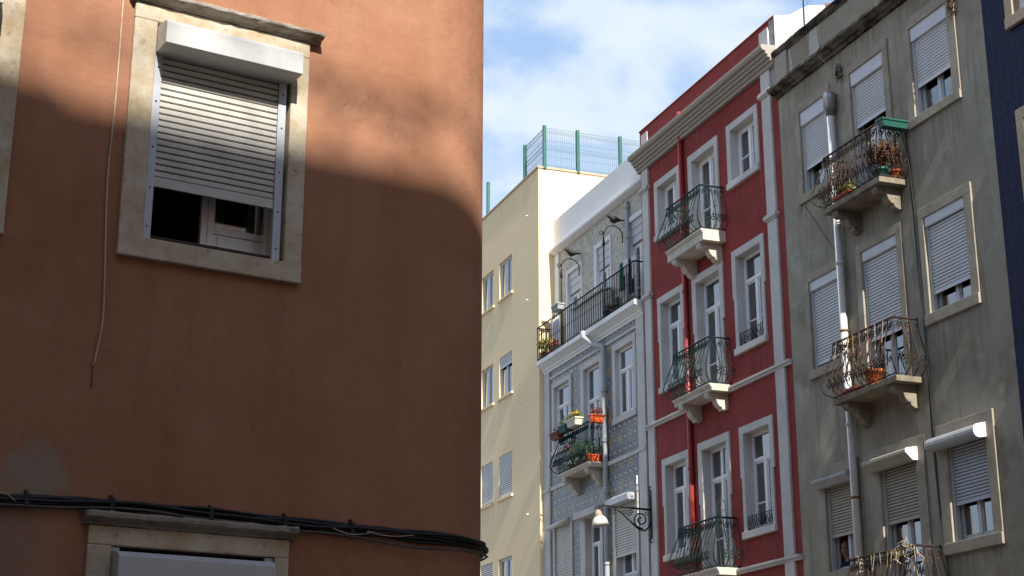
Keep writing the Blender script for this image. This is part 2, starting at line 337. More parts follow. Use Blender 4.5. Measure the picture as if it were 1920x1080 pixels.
# brown staining in the recess of the middle bay, under the balconies
cx_ = t.math('ABSOLUTE', t.math('SUBTRACT', xs[0], 2.75))
bay = t.ramp(t.math('ADD', cx_, t.math('MULTIPLY', wob, 0.5)), [(0.8, 1), (1.0, 0)])
def zb(z0, z1):
    zz = t.math('ADD', xs[2], t.math('MULTIPLY', wob, 0.6))
    return t.math('MULTIPLY', t.ramp(t.math('SUBTRACT', zz, z0), [(0.0, 0), (0.5, 1)], 'EASE'), t.ramp(t.math('SUBTRACT', zz, z1-0.5), [(0.0, 1), (0.5, 0)], 'EASE'))
zz = t.math('ADD', zb(9.9, 10.6), zb(6.5, 7.5))
c = t.mix(t.math('MULTIPLY', t.math('MULTIPLY', bay, zz), 0.5), c, (0.22, 0.165, 0.11))
st = t.noise(1.0, 6, 0.7, t.mapping((5, 5, 0.3), (2, 2, 2)))
c = t.mix(t.ramp(st, [(0.54, 0), (0.74, 0.6)]), c, (0.115, 0.098, 0.07))
st2 = t.noise(1.0, 6, 0.7, t.mapping((9, 9, 0.9), (12, 5, 8)))
c = t.mix(t.ramp(st2, [(0.66, 0), (0.74, 0.5)]), c, (0.34, 0.33, 0.29))
c = sill_grime(t, c, (0.085, 0.072, 0.05), [(0.55, 1.7, 10.98), (3.85, 5.16, 11.05), (0.55, 1.74, 7.88), (3.87, 5.17, 7.93), (3.88, 5.2, 4.58), (2.0, 3.65, 10.2), (1.9, 3.66, 7.1), (0.0, 5.7, 13.2)], 0.38, 1.0)
t.color(c); t.bump(t.math('ADD', t.math('MULTIPLY', t.noise(2.5, 5, 0.55), 3), t.noise(50, 4, 0.7)), 0.4, 0.01); M['grey'] = t.m

# navy glazed tiles
t = MT('navy_glazed_tiles', 0.42, 0.10)
br = t.n.new('ShaderNodeTexBrick'); br.offset = 0.0; br.squash = 1.0
sx = t.sep(); cb = t.n.new('ShaderNodeCombineXYZ'); t.l.new(sx[0], cb.inputs[0]); t.l.new(sx[2], cb.inputs[1]); t.l.new(cb.outputs[0], br.inputs['Vector'])
br.inputs['Scale'].default_value = 1.0; br.inputs['Brick Width'].default_value = 0.14; br.inputs['Row Height'].default_value = 0.14; br.inputs['Mortar Size'].default_value = 0.003; br.inputs['Mortar Smooth'].default_value = 0.3
br.inputs['Color1'].default_value = (0.005, 0.008, 0.045, 1); br.inputs['Color2'].default_value = (0.004, 0.007, 0.035, 1); br.inputs['Mortar'].default_value = (0.05, 0.055, 0.10, 1)
t.color(br.outputs['Color']); t.bump(t.noise(7, 3, 0.5), 0.25, 0.01); M['navy'] = t.m

# patterned blue, white and yellow tiles
def azulejo(name, size, ground, ink, accent, amt):
    t = MT(name, 0.35, 0.4); x = t.sep()
    def cell(sc, off=0.0):
        fu = t.math('SUBTRACT', t.math('FRACT', t.math('ADD', t.math('MULTIPLY', x[0], 1/sc), off+50)), 0.5)
        fv = t.math('SUBTRACT', t.math('FRACT', t.math('ADD', t.math('MULTIPLY', x[2], 1/sc), off+50)), 0.5)
        return fu, fv
    fu, fv = cell(size)
    r = t.math('SQRT', t.math('ADD', t.math('POWER', fu, 2), t.math('POWER', fv, 2)))
    th = t.math('ARCTAN2', fv, fu)
    petal = t.math('MULTIPLY', t.math('COSINE', t.math('MULTIPLY', th, 8)), 0.09)
    ringd = t.math('ABSOLUTE', t.math('SUBTRACT', r, t.math('ADD', petal, 0.30)))
    ring = t.ramp(ringd, [(0.085, 1), (0.13, 0)])
    fu2, fv2 = cell(size/3.0, 0.5)
    r2 = t.math('SQRT', t.math('ADD', t.math('POWER', fu2, 2), t.math('POWER', fv2, 2)))
    dots = t.ramp(r2, [(0.24, 1), (0.34, 0)])
    dia = t.math('ADD', t.math('ABSOLUTE', fu), t.math('ABSOLUTE', fv))
    star = t.ramp(t.math('ABSOLUTE', t.math('SUBTRACT', dia, 0.72)), [(0.05, 1), (0.10, 0)])
    core = t.ramp(r, [(0.12, 1), (0.16, 0)])
    fac = t.math('MAXIMUM', t.math('MAXIMUM', ring, dots), star)
    wear = t.noise(9, 5, 0.7)
    fac = t.math('MULTIPLY', fac, t.ramp(wear, [(0.25, 0.6), (0.5, amt)]))
    c = t.mix(fac, ground, ink)
    fu4, fv4 = cell(size*2, 0.25)
    r4 = t.math('SQRT', t.math('ADD', t.math('POWER', fu4, 2), t.math('POWER', fv4, 2)))
    ya = t.math('MULTIPLY', t.ramp(r4, [(0.20, 1), (0.27, 0)]), t.ramp(t.noise(14, 4, 0.6), [(0.40, 0), (0.55, 0.9)]))
    c = t.mix(ya, c, accent)
    c = t.mix(t.ramp(t.noise(1.2, 6, 0.65), [(0.4, 0.0), (0.75, 0.35)]), c, (0.20, 0.19, 0.17))
    t.color(c); return t.m
M['tile'] = azulejo('patterned_blue_tiles', 0.26, (0.47, 0.45, 0.38), (0.020, 0.042, 0.095), (0.36, 0.27, 0.07), 1.0)
# upper storey: mottled tiles in grey and ochre relief
t = MT('mottled_relief_tiles', 0.7, 0.3)
a = t.noise(9, 6, 0.72, None, 1.2)
c = t.mix(t.ramp(a, [(0.42, 0), (0.54, 1)]), (0.40, 0.37, 0.29), (0.60, 0.57, 0.50))
b = t.noise(13, 5, 0.7, t.mapping((1, 1, 1), (3, 3, 3)), 1.5)
c = t.mix(t.ramp(b, [(0.55, 0), (0.63, 0.75)]), c, (0.24, 0.245, 0.225))
c = t.mix(t.ramp(t.noise(1.3, 4), [(0.45, 0), (0.7, 0.35)]), c, (0.36, 0.31, 0.21))
t.color(c); t.bump(a, 0.6, 0.02); M['mottle'] = t.m

# window glass that shows both the sky and the curtain behind
def glassmat(name, refl=0.06, tint=(0.80, 0.86, 0.88)):
    m = bpy.data.materials.new(name); m.use_nodes = True; n = m.node_tree.nodes; l = m.node_tree.links; n.clear()
    o = n.new('ShaderNodeOutputMaterial'); mx_ = n.new('ShaderNodeMixShader'); tr = n.new('ShaderNodeBsdfTransparent'); gl = n.new('ShaderNodeBsdfGlossy')
    tr.inputs[0].default_value = (*tint, 1); gl.inputs['Roughness'].default_value = 0.02; gl.inputs[0].default_value = (0.95, 0.97, 1, 1)
    fr = n.new('ShaderNodeFresnel'); fr.inputs['IOR'].default_value = 1.6
    ad = n.new('ShaderNodeMath'); ad.operation = 'ADD'; ad.inputs[1].default_value = refl; ad.use_clamp = True; l.new(fr.outputs[0], ad.inputs[0])
    tcn = n.new('ShaderNodeTexCoord'); nn = n.new('ShaderNodeTexNoise'); nn.inputs['Scale'].default_value = 1.5; l.new(tcn.outputs['Object'], nn.inputs['Vector'])
    bp = n.new('ShaderNodeBump'); bp.inputs['Strength'].default_value = 0.10; bp.inputs['Distance'].default_value = 0.02; l.new(nn.outputs['Fac'], bp.inputs['Height'])
    l.new(bp.outputs[0], gl.inputs['Normal']); l.new(ad.outputs[0], mx_.inputs[0]); l.new(tr.outputs[0], mx_.inputs[1]); l.new(gl.outputs[0], mx_.inputs[2]); l.new(mx_.outputs[0], o.inputs[0])
    return m
M['glass'] = glassmat('window_glass', 0.20)
# lace curtain
t = MT('lace_curtain', 0.9, 0.1)
lc = t.noise(28, 3, 0.6)
t.color(t.mix(t.ramp(lc, [(0.42, 0), (0.58, 1)]), (0.30, 0.32, 0.33), (0.58, 0.60, 0.60))); M['lace'] = t.m
M['sheer'] = plain('grey_blue_curtain', (0.36, 0.41, 0.44), 0.9, 0.1, 0.15, 6)

RND = random.Random(21)
M['slatwhite'] = plain('white_shutter_slats', (0.72, 0.735, 0.75), 0.5, 0.3, 0.05, 3)
M['boxwhite'] = plain('white_shutter_case', (0.64, 0.66, 0.68), 0.5, 0.3, 0.06, 4)
M['boxgrey'] = stone('shade_toned_case', (0.40, 0.41, 0.42), (0.20, 0.19, 0.18), (0.34, 0.35, 0.35), 0.5, 4, 0.4)  # blotchy grey puts the shade on the case fronts into their colour
# ------------------------------------------------------------------ generic builders
def wall_holes(mb, u0, u1, z0, z1, holes, w=0.0):
    us = sorted({u0, u1, *[h[0] for h in holes], *[h[1] for h in holes]}); zs = sorted({z0, z1, *[h[2] for h in holes], *[h[3] for h in holes]})
    us = [u for u in us if u0 <= u <= u1]; zs = [z for z in zs if z0 <= z <= z1]
    idx = {}; vs = []
    def vid(i, j):
        if (i, j) not in idx: idx[(i, j)] = len(vs); vs.append((us[i], -w, zs[j]))
        return idx[(i, j)]
    fs = []
    for i in range(len(us)-1):
        for j in range(len(zs)-1):
            cu = (us[i]+us[i+1])/2; cz = (zs[j]+zs[j+1])/2
            if any(h[0] < cu < h[1] and h[2] < cz < h[3] for h in holes): continue
            fs.append((vid(i, j), vid(i+1, j), vid(i+1, j+1), vid(i, j+1)))
    mb.add(vs, fs)
def shell(mb, u0, u1, z0, z1, holes, w=0.0, depth=9.0, top=True):
    wall_holes(mb, u0, u1, z0, z1, holes, w)
    y0, y1 = -w, -w + depth
    mb.add([(u0,y0,z0),(u1,y0,z0),(u1,y1,z0),(u0,y1,z0),(u0,y0,z1),(u1,y0,z1),(u1,y1,z1),(u0,y1,z1)],
           [(1,2,6,5),(2,3,7,6),(3,0,4,7),(4,5,6,7)])

def surround(parent, o, t, mat, w=0.0, proud=0.035, depth=0.24, sill=0.03, ears=0.0, name='window', bevel=0.006):
    """stone frame round an opening: o=(u0,u1,z0,z1) outer, t=(left,right,top,bottom) widths; returns object and inner opening"""
    u0, u1, z0, z1 = o; l, r, tp, b = t
    mb = MB(); W0, W1 = w-depth, w+proud
    zt = z1-tp; zbm = z0+b
    if ears:
        ze = z1 - (z1-z0)*0.46
        mb.box(u0, u0+l, W0, W1, ze, zt); mb.box(u0+ears, u0+l, W0, W1, zbm, ze)
        mb.box(u1-r, u1, W0, W1, ze, zt); mb.box(u1-r, u1-ears, W0, W1, zbm, ze)
    else:
        mb.box(u0, u0+l, W0, W1, zbm, zt); mb.box(u1-r, u1, W0, W1, zbm, zt)
    mb.box(u0, u1, W0, W1, zt, z1)
    if b > 0: mb.box(u0-(0.0 if not ears else -ears*0.5), u1-(0.0 if not ears else ears*0.5), W0, W1+sill, z0, zbm)
    return mb.build(name, mat, parent, bevel), (u0+l, u1-r, zbm, zt)

def sash(win, inn, w, transom=None, bar=0.5, fw=0.05, leaves=2, mat='white_wood', curtain='lace', gap=None, top_div=False, open_leaf=None):
    """timber casement with panes and curtain at out-offset w inside opening inn"""
    u0, u1, z0, z1 = inn; d = 0.05; mb = MB()
    mb.box(u0, u0+fw, w-d, w, z0, z1); mb.box(u1-fw, u1, w-d, w, z0, z1)
    mb.box(u0+fw, u1-fw, w-d, w, z1-fw, z1); mb.box(u0+fw, u1-fw, w-d, w, z0, z0+fw*1.3)
    zt = z1-fw
    if transom:
        zt = z0+(z1-z0)*transom
        mb.box(u0+fw, u1-fw, w-d, w+0.012, zt, zt+fw*1.15)
        if top_div:
            uc = (u0+u1)/2; mb.box(uc-fw*0.5, uc+fw*0.5, w-d, w+0.003, zt+fw*1.15, z1-fw)
    zb_ = z0+fw*1.3
    n = leaves; cw = (u1-u0-2*fw)/n
    for i in range(1, n):
        uc = u0+fw+cw*i; mb.box(uc-fw*0.75, uc+fw*0.75, w-d, w+0.009, zb_, zt)
    for i in range(n):
        a = u0+fw+cw*i + (fw*0.75 if i else 0); b = u0+fw+cw*(i+1) - (fw*0.75 if i < n-1 else 0)
        s_ = fw*0.55
        if open_leaf == i: continue
        mb.box(a, a+s_, w-d*0.8, w-0.008, zb_, zt); mb.box(b-s_, b, w-d*0.8, w-0.008, zb_, zt)
        mb.box(a+s_, b-s_, w-d*0.8, w-0.008, zt-s_, zt); mb.box(a+s_, b-s_, w-d*0.8, w-0.008, zb_, zb_+s_)
        if bar:
            zc = zb_+(zt-zb_)*bar; mb.box(a+s_, b-s_, w-d*0.7, w-0.012, zc-0.012, zc+0.012)
    mb.build('sash', M[mat], win, 0.003)
    g = MB(); g.box(u0+0.01, u1-0.01, w-d*0.6, w-d*0.5, z0+0.01, z1-0.01) if open_leaf is None else g.box(u0+fw+cw*(1-open_leaf), u0+fw+cw*(2-open_leaf), w-d*0.6, w-d*0.5, z0+0.01, z1-0.01)
    g.build('pane', M['glass'], win)
    if curtain:
        c_ = MB(); per = 0.10+0.03*RND.random()
        if gap:
            um = u0+(u1-u0)*gap
            c_.sheet(u0+0.02, um-0.06, z0+0.02, z1-0.02, w-0.12, 24, 1, 0.012, per, 1); c_.sheet(um+0.06, u1-0.02, z0+0.02, z1-0.02, w-0.12, 24, 1, 0.012, per, 2)
        else: c_.sheet(u0+0.02, u1-0.02, z0+0.02, z1-0.02, w-0.12, 40, 1, 0.012, per, RND.random()*6)
        c_.build('curtain', M[curtain], win)

def roller(win, u0, u1, z0, z1, w, mat='slat', pitch=0.05, gapf=0.16, endbar=0.06, bulge=0.008):
    """roller shutter curtain of horizontal slats, hanging from z1 down to z0"""
    mb = MB(); z = z0+endbar
    mb.box(u0, u1, w-0.012, w+0.006, z0, z0+endbar-0.006)
    while z < z1:
        h_ = min(pitch*(1-gapf), z1-z)
        vs = []; k = 4
        prof = [(w-0.010, z), (w, z+h_*0.12), (w+bulge*0.8, z+h_*0.4), (w+bulge*0.6, z+h_*0.75), (w-0.001, z+h_*0.97), (w-0.010, z+h_)]
        if bulge < 0.005: prof = [(w-0.010, z), (w, z+h_*0.04), (w+bulge, z+h_*0.10), (w+bulge, z+h_*0.90), (w, z+h_*0.97), (w-0.010, z+h_)]
        mb.prism(prof, u0, u1); z += pitch
    o = mb.build('roller_shutter', M[mat], win)
    return o
def roller_back(win, u0, u1, z0, z1, w):
    MB().box(u0, u1, w-0.022, w-0.013, z0, z1).build('shutter_joint', M['gap'], win)

def belly(h, amp):
    pts = [(0.0, 0.0), (amp*0.75, 0.10), (amp, 0.22), (amp*0.86, 0.36), (amp*0.45, 0.60), (0.10*amp, 0.80), (0.0, 1.0)]
    return [(a, b*h) for a, b in pts]
def prof_at(prof, z):
    for (a0, z0), (a1, z1) in zip(prof, prof[1:]):
        if z <= z1: return a0 + (a1-a0)*(z-z0)/(z1-z0)
    return prof[-1][0]
def railing(balc, path, zb_, h, amp, mat, spacing=0.13, r=0.0095, scrolls=True, hand=True, mat2=None, twist=True):
    """path: [(u,w)..] along the slab edge; bars bulge outwards"""
    prof = belly(h, amp) if amp else [(0, 0), (0, h)]
    segs = []
    for (a, b) in zip(path, path[1:]):
        d = Vector((b[0]-a[0], b[1]-a[1])); L_ = d.length; d.normalize(); nrm = Vector((-d.y, d.x)); segs.append((a, d, L_, nrm))
    # outward normals: away from the slab centre
    cu = sum(p[0] for p in path)/len(path); 
    for i, (a, d, L_, nrm) in enumerate(segs):
        mid = Vector(a)+d*L_/2
        c_ = Vector((cu, 0.0))
        if (mid-c_).dot(nrm) < 0: segs[i] = (a, d, L_, -nrm)
    mb = MB()
    def P(a, d, nrm, s, off, z):
        q = Vector(a)+d*s+nrm*off; return (q.x, -q.y, zb_+z)
    for i, (a, d, L_, nrm) in enumerate(segs):
        n = max(1, round(L_/spacing)); st = L_/n
        for k in range(n+1):
            nn = nrm; offs = 1.0
            if k == 0 and i > 0: nn = (nrm+segs[i-1][3])
            elif k == n and i < len(segs)-1: continue
            mb.tube([P(a, d, nn, k*st, o_, z) for o_, z in prof], r if k not in (0,) else r*1.25, 4, False)
            if twist and k and h > 0.7:
                zz_ = h*0.5; mb.tube([P(a, d, nn, k*st, prof_at(prof, zz_-0.03), zz_-0.03), P(a, d, nn, k*st, prof_at(prof, zz_), zz_), P(a, d, nn, k*st, prof_at(prof, zz_+0.03), zz_+0.03)], [r, r*2.0, r], 4, False)
        if scrolls:
            for k in range(n):
                for zc, R_, sg in ((h*0.86, st*0.40, 1), (h*0.24, st*0.44, -1)):
                    for half in (0, 1):
                        cz = zc + (R_*0.55 if half else -R_*0.55)*1.0; ss = k*st+st*0.5 + (R_*0.25 if half else -R_*0.25)
                        pts = []
                        for q in range(11):
                            th = q/10*2*pi*1.25 + (pi if half else 0); rr = R_*0.80*(1-0.60*q/10)
                            z = cz + sg*rr*sin(th); z = min(max(z, 0.01), h-0.005)
                            pts.append(P(a, d, nrm, ss+rr*cos(th), prof_at(prof, z), z))
                        mb.tube(pts, r*0.95, 3, False, False)
    # flat rails
    for z, rr in ((0.02, r*1.2), (h*0.72, r*0.7) if scrolls else (0.06, r), (h, r*1.6)):
        off = prof_at(prof, z); pts = []
        for i, (a, d, L_, nrm) in enumerate(segs):
            nn = nrm if i == 0 else nrm+segs[i-1][3]
            pts.append(P(a, d, nn, 0, off, z))
        a, d, L_, nrm = segs[-1]; pts.append(P(a, d, nrm, L_, off, z))
        if scrolls and z == h*0.72: continue
        if z == h: continue
        mb.tube(pts, rr, 4, True, False)
    mb.build('railing', mat, balc)
    hb = MB(); pts = [(p[0], -p[1], zb_+h) for p in path]
    for p, q in zip(pts, pts[1:]):
        hb.tube([p, q], r*2.0, 6)
    hb.build('handrail', mat2 or mat, balc)

def corbel(balc, u0, u1, z, wm, hh, mat):
    prof = [(-0.02, z), (wm, z), (wm+0.01, z-0.045), (wm-0.02, z-0.10), (wm*0.78, z-0.12), (wm*0.66, z-0.10), (wm*0.60, z-0.14), (wm*0.55, z-0.20), (wm*0.42, z-0.26), (wm*0.36, z-0.25), (wm*0.30, z-0.31), (wm*0.16, z-hh), (0.02, z-hh*1.02), (-0.02, z-hh*0.97)]
    MB().prism(prof, u0, u1).build('corbel', mat, balc, 0.006)

def balcony(parent, u0, u1, z, w, th, mat, railmat, h=0.86, amp=0.14, w0=0.0, spacing=0.13, corb=(0.38,), lip=True, cw=0.17, handmat=None):
    mb = MB()
    if lip: mb.prism([(w0-0.02, z), (w0+w, z), (w0+w, z-0.03), (w0+w-0.02, z-0.045), (w0+w-0.02, z-0.06), (w0+w-0.045, z-0.075), (w0+w-0.045, z-th), (w0-0.02, z-th)], u0, u1)
    else: mb.box(u0, u1, w0-0.02, w0+w, z-th, z)
    b = mb.build('balcony', mat, parent, 0.006)
    e = 0.04
    railing(b, [(u0+e, w0+0.0), (u0+e, w0+w-e), (u1-e, w0+w-e), (u1-e, w0+0.0)], z+0.01, h, amp, railmat, spacing, mat2=handmat)
    if corb:
        corbel(b, u0+0.16, u0+0.16+cw, z-th-0.001, w*0.88, corb[0], mat); corbel(b, u1-0.16-cw, u1-0.16, z-th-0.001, w*0.88, corb[0], mat)
    return b

def pipe(parent, pts, r, mat, rings=(), name='drainpipe', ringmat=None):
    mb = MB().tube(pts, r, 12)
    for z in rings: mb.tube([(pts[0][0] if len(pts) < 3 else pts[-1][0], pts[-1][1], z-0.03), (pts[0][0] if len(pts) < 3 else pts[-1][0], pts[-1][1], z+0.03)], r*1.18, 12)
    return mb.build(name, mat, parent)

def leaves(mb, c, n, rx, ry, rz, size, rnd, droop=0.0):
    for _ in range(n):
        while True:
            x, y, z = rnd.uniform(-1, 1), rnd.uniform(-1, 1), rnd.uniform(-1, 1)
            if x*x+y*y+z*z <= 1: break
        p = Vector((c[0]+x*rx, c[1]+y*ry, c[2]+z*rz))
        d = Vector((rnd.uniform(-1, 1), rnd.uniform(-1, 1), rnd.uniform(-0.6, 1)-droop)).normalized(); s_ = size*rnd.uniform(0.6, 1.3)
        q = d.orthogonal().normalized(); q = Matrix.Rotation(rnd.uniform(0, 6.28), 3, d) @ q
        mb.add([p, p+d*s_*0.5+q*s_*0.28, p+d*s_, p+d*s_*0.5-q*s_*0.28], [(0, 1, 2, 3)])

# ------------------------------------------------------------------ ground
g = MB().add([(-400, -400, 0), (400, -400, 0), (400, 400, 0), (-400, 400, 0)], [(0, 1, 2, 3)]).build('ground', M['floor']); tag(g, kind='structure')

# ------------------------------------------------------------------ NEAR TERRACOTTA HOUSE (left)
near = thing('terracotta_house', left(0, 0, 0), LEFT_ANG, 'terracotta rendered house with a rounded corner filling the left half', 'house')
UC, RC = 1.68, 0.74                         # where the rounded corner starts, its radius
holes = [(-0.46, 0.53, 4.97, 6.52), (-0.53, 0.56, 1.2, 2.99), (-2.53, -1.50, 4.97, 6.52)]
mb = MB(); wall_holes(mb, -9, UC, 0, 10.5, holes)
turn = radians(79.4); n = 26; arc = []
for i in range(n+1):
    a = turn*i/n; arc.append((UC+RC*sin(a), RC*(1-cos(a))))
ex, ey = arc[-1]; dxu, dyu = cos(turn), sin(turn); end = (ex+dxu*16, ey+dyu*16)
prev = arc[0]
vs = []; fs = []
for i, p in enumerate(arc): vs += [(p[0], p[1], 0), (p[0], p[1], 10.5)]
fs = [(2*i, 2*i+2, 2*i+3, 2*i+1) for i in range(n)]
mb.add(vs, fs, True)
mb.add([(ex, ey, 0), (end[0], end[1], 0), (end[0], end[1], 10.5), (ex, ey, 10.5)], [(0, 1, 2, 3)])
mb.add([(-9, 0, 0), (-9, 16, 0), (-9, 16, 10.5), (-9, 0, 10.5)], [(0, 1, 2, 3)])
mb.add([(end[0], end[1], 0), (-9, 16, 0), (-9, 16, 10.5), (end[0], end[1], 10.5)], [(0, 1, 2, 3)])
rf = [(-9, 0, 10.5)] + [(p[0], p[1], 10.5) for p in arc] + [(end[0], end[1], 10.5), (-9, 16, 10.5)]
mb.add(rf, [tuple(range(len(rf)))])
mb.build('wall', M['terra'], near)

def cornice_stone(win, u0, u1, z, h, w, mat):
    """projecting drip moulding, slightly uneven along its length"""
    rnd = random.Random(int(z*10)); n = 26; prof = [(-0.02, z), (w*0.35, z), (w*0.45, z+h*0.22), (w*0.8, z+h*0.35), (w, z+h*0.5), (w, z+h*0.8), (w*0.8, z+h), (-0.02, z+h)]
    mb = MB(); m = len(prof); vs = []
    for i in range(n+1):
        u = u0+(u1-u0)*i/n
        for (a, b) in prof: vs.append((u, -(a+rnd.uniform(-0.004, 0.004)*(a > 0)), b+rnd.uniform(-0.005, 0.005)))
    fs = [(i*m+k, i*m+(k+1) % m, (i+1)*m+(k+1) % m, (i+1)*m+k) for i in range(n) for k in range(m)] + [tuple(range(m))[::-1], tuple(range(n*m, (n+1)*m))]
    mb.add(vs, fs); return mb.build('cornice', mat, win, 0.004)

M['casenear'] = stone('dusty_white_case', (0.56, 0.565, 0.56), (0.33, 0.32, 0.29), (0.50, 0.505, 0.50), 0.5, 2.2, 0.35)
def shutter_box(win, u0, u1, z0, z1, w0, w1, mat='alu', style='square'):
    if style == 'cut': prof = [(w0, z0), (w0+(w1-w0)*0.45, z0), (w1, z0+(z1-z0)*0.62), (w1, z1-0.02), (w1-0.03, z1), (w0, z1+0.03)]
    elif style == 'square': prof = [(w0, z0), (w1, z0), (w1, z1-0.03), (w1-0.035, z1), (w0, z1+0.02)]
    elif style == 'round':
        prof = [(w0, z0+0.02), (w0+(w1-w0)*0.55, z0)] + [(w0+(w1-w0)*(0.6+0.4*cos(a)), (z0+z1)/2+(z1-z0)*0.5*sin(a)) for a in [radians(x) for x in (-60, -35, -10, 15, 40, 65, 88)]] + [(w0, z1+0.03)]
    else: prof = [(w0, z0), (w1, z0), (w1, z1), (w0, z1)]
    return MB().prism(prof, u0, u1).build('shutter_box', M[mat], win, 0.004)

# window with the half-lowered roller shutter
win, inn = surround(near, (-0.62, 0.66, 4.83, 6.64), (0.16, 0.13, 0.12, 0.14), M['lime'], 0, 0.035, 0.30, 0.012, bevel=0.008)
cornice_stone(win, -0.66, 0.74, 6.645, 0.075, 0.11, M['limedark'])
boxes('guide_rail', [(-0.455, -0.402, -0.03, 0.012, 4.975, 6.30), (0.448, 0.505, -0.03, 0.012, 4.975, 6.30)], M['rail_alu'], win, 0.002)
for u_ in (-0.43, 0.477):
    for z_ in (5.06, 5.33, 5.62, 5.95, 6.2): MB().tube([(u_, -0.012, z_), (u_, -0.016, z_)], 0.006, 8).build('rail_screw', M['gap'], win)
roller(win, -0.40, 0.446, 5.352, 6.36, -0.008, 'slatnear', 0.0455, 0.17, 0.072, 0.0035)
roller_back(win, -0.40, 0.446, 5.36, 6.36, -0.004)
shutter_box(win, -0.455, 0.535, 6.295, 6.475, -0.02, 0.22, 'casenear')
mb = MB(); mb.box(-0.46, 0.53, -0.20, -0.012, 4.97, 5.012); mb.build('ledge', M['wood_dark'], win, 0.004)
# inner casement, its right leaf shut and its left leaf open
mb = MB(); W = -0.22
mb.box(0.02, 0.065, W-0.05, W-0.008, 5.012, 6.4); mb.box(0.065, 0.115, W-0.05, W, 5.012, 6.4); mb.box(0.475, 0.53, W-0.05, W, 5.012, 6.4)
mb.box(0.115, 0.475, W-0.05, W, 5.175, 5.225); mb.box(0.115, 0.475, W-0.05, W, 5.012, 5.05)
mb.box(0.115, 0.475, W-0.04, W-0.012, 5.05, 5.175); mb.box(0.14, 0.45, W-0.012, W-0.003, 5.068, 5.158); mb.box(0.115, 0.475, W-0.05, W, 6.34, 6.4)
mb.build('sash', M['white_wood'], win, 0.003)
MB().box(0.115, 0.475, W-0.03, W-0.025, 5.225, 6.34).build('pane', M['glass'], win)
for a_, b_ in ((0.13, 0.22), (0.36, 0.42)): MB().sheet(a_, b_, 5.2, 6.3, W-0.12, 8, 1, 0.01, 0.05).build('curtain', M['sheer'], win)
# near-black sheet standing in for the unlit room behind it
MB().add([(-0.9, 1.6, 4.4), (1.2, 1.6, 4.4), (1.2, 1.6, 7), (-0.9, 1.6, 7)], [(0, 1, 2, 3)]).build('dark_backing', M['dark'], win)

# lower window, its top just in the frame
win, inn = surround(near, (-0.66, 0.66, 1.0, 3.085), (0.15, 0.10, 0.115, 0.15), M['lime'], 0, 0.035, 0.30, 0.012, bevel=0.008)
cornice_stone(win, -0.70, 0.70, 3.088, 0.082, 0.10, M['limedark'])
boxes('guide_rail', [(-0.51, -0.455, -0.03, 0.012, 1.16, 2.965), (0.50, 0.555, -0.03, 0.012, 1.16, 2.965)], M['rail_alu'], win, 0.002)
shutter_box(win, -0.50, 0.52, 2.76, 2.925, -0.02, 0.16)
roller(win, -0.45, 0.50, 1.3, 2.8, -0.008, 'slat', 0.0455, 0.14, 0.072, 0.007); roller_back(win, -0.45, 0.50, 1.3, 2.8, -0.004)

# neighbouring window at the photo's left edge
win, inn = surround(near, (-2.66, -1.34, 4.83, 6.64), (0.13, 0.16, 0.12, 0.14), M['lime'], 0, 0.035, 0.30, 0.012, bevel=0.008)
cornice_stone(win, -2.74, -1.30, 6.645, 0.075, 0.11, M['limedark'])
shutter_box(win, -2.50, -1.52, 6.295, 6.475, -0.02, 0.22); roller(win, -2.46, -1.60, 5.7, 6.36, -0.008, 'slat', 0.0455, 0.14, 0.072, 0.007); roller_back(win, -2.46, -1.60, 5.7, 6.36, -0.004)
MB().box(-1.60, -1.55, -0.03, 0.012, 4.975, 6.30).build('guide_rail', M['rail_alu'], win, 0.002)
MB().add([(-3, 1.6, 4.4), (-1.2, 1.6, 4.4), (-1.2, 1.6, 7), (-3, 1.6, 7)], [(0, 1, 2, 3)]).build('dark_backing', M['dark'], win)  # dark sheet in place of the shaded room

# bundle of cables under the wall's lower windows' cornice line
cb_ = thing('cable_bundle', left(0, 0, 3.2), LEFT_ANG, 'thick bundle of black cables clipped across the terracotta wall', 'cables')
base = [(-3.5, 3.19), (-2.0, 3.19), (-1.20, 3.20), (-0.73, 3.225), (-0.23, 3.225), (0.29, 3.21), (0.83, 3.205), (1.30, 3.205)]
def lerp_path(u):
    for (a, za), (b, zb2) in zip(base, base[1:]):
        if u <= b: return za+(zb2-za)*(u-a)/(b-a)
    return base[-1][1]
rnd = random.Random(4)
def wallpos(s):          # s beyond UC follows the rounded corner; returns x,y and outward normal
    if s <= UC: return s, 0.0, (0, -1)
    a = (s-UC)/RC
    if a > turn:
        e_ = (s-UC)-RC*turn; return ex+dxu*e_, ey+dyu*e_, (sin(turn), -cos(turn))
    return UC+RC*sin(a), RC*(1-cos(a)), (sin(a), -cos(a))
for k in range(8):
    off = 0.018+0.014*(k % 3); dzz = (-0.030, -0.018, -0.004, 0.008, 0.018, -0.040, -0.012, 0.002)[k]; ph = rnd.uniform(0, 6); sag = (0, 0.012, 0, 0, 0, 0.060, 0.03, 0)[k]
    pts = []
    for i in range(111):
        s_ = -3.5+i*0.06; x, y, nn = wallpos(s_)
        z = (lerp_path(s_) if s_ < 1.3 else 3.205-0.010*(s_-1.3)) - 3.2 + dzz + 0.009*sin(3*s_+ph) + 0.006*sin(8*s_+2*ph)
        if sag and 0.9 < s_ < 2.5: z -= sag*sin(pi*(s_-0.9)/1.6)
        o_ = off+0.004*sin(5*s_+ph)
        pts.append((x+nn[0]*o_, y+nn[1]*o_, z))
    MB().tube(pts, (0.011, 0.009, 0.012, 0.008, 0.010, 0.008, 0.010, 0.012)[k], 6).build('cable', M['cable_grey'] if k == 5 else M['rubber'], cb_)
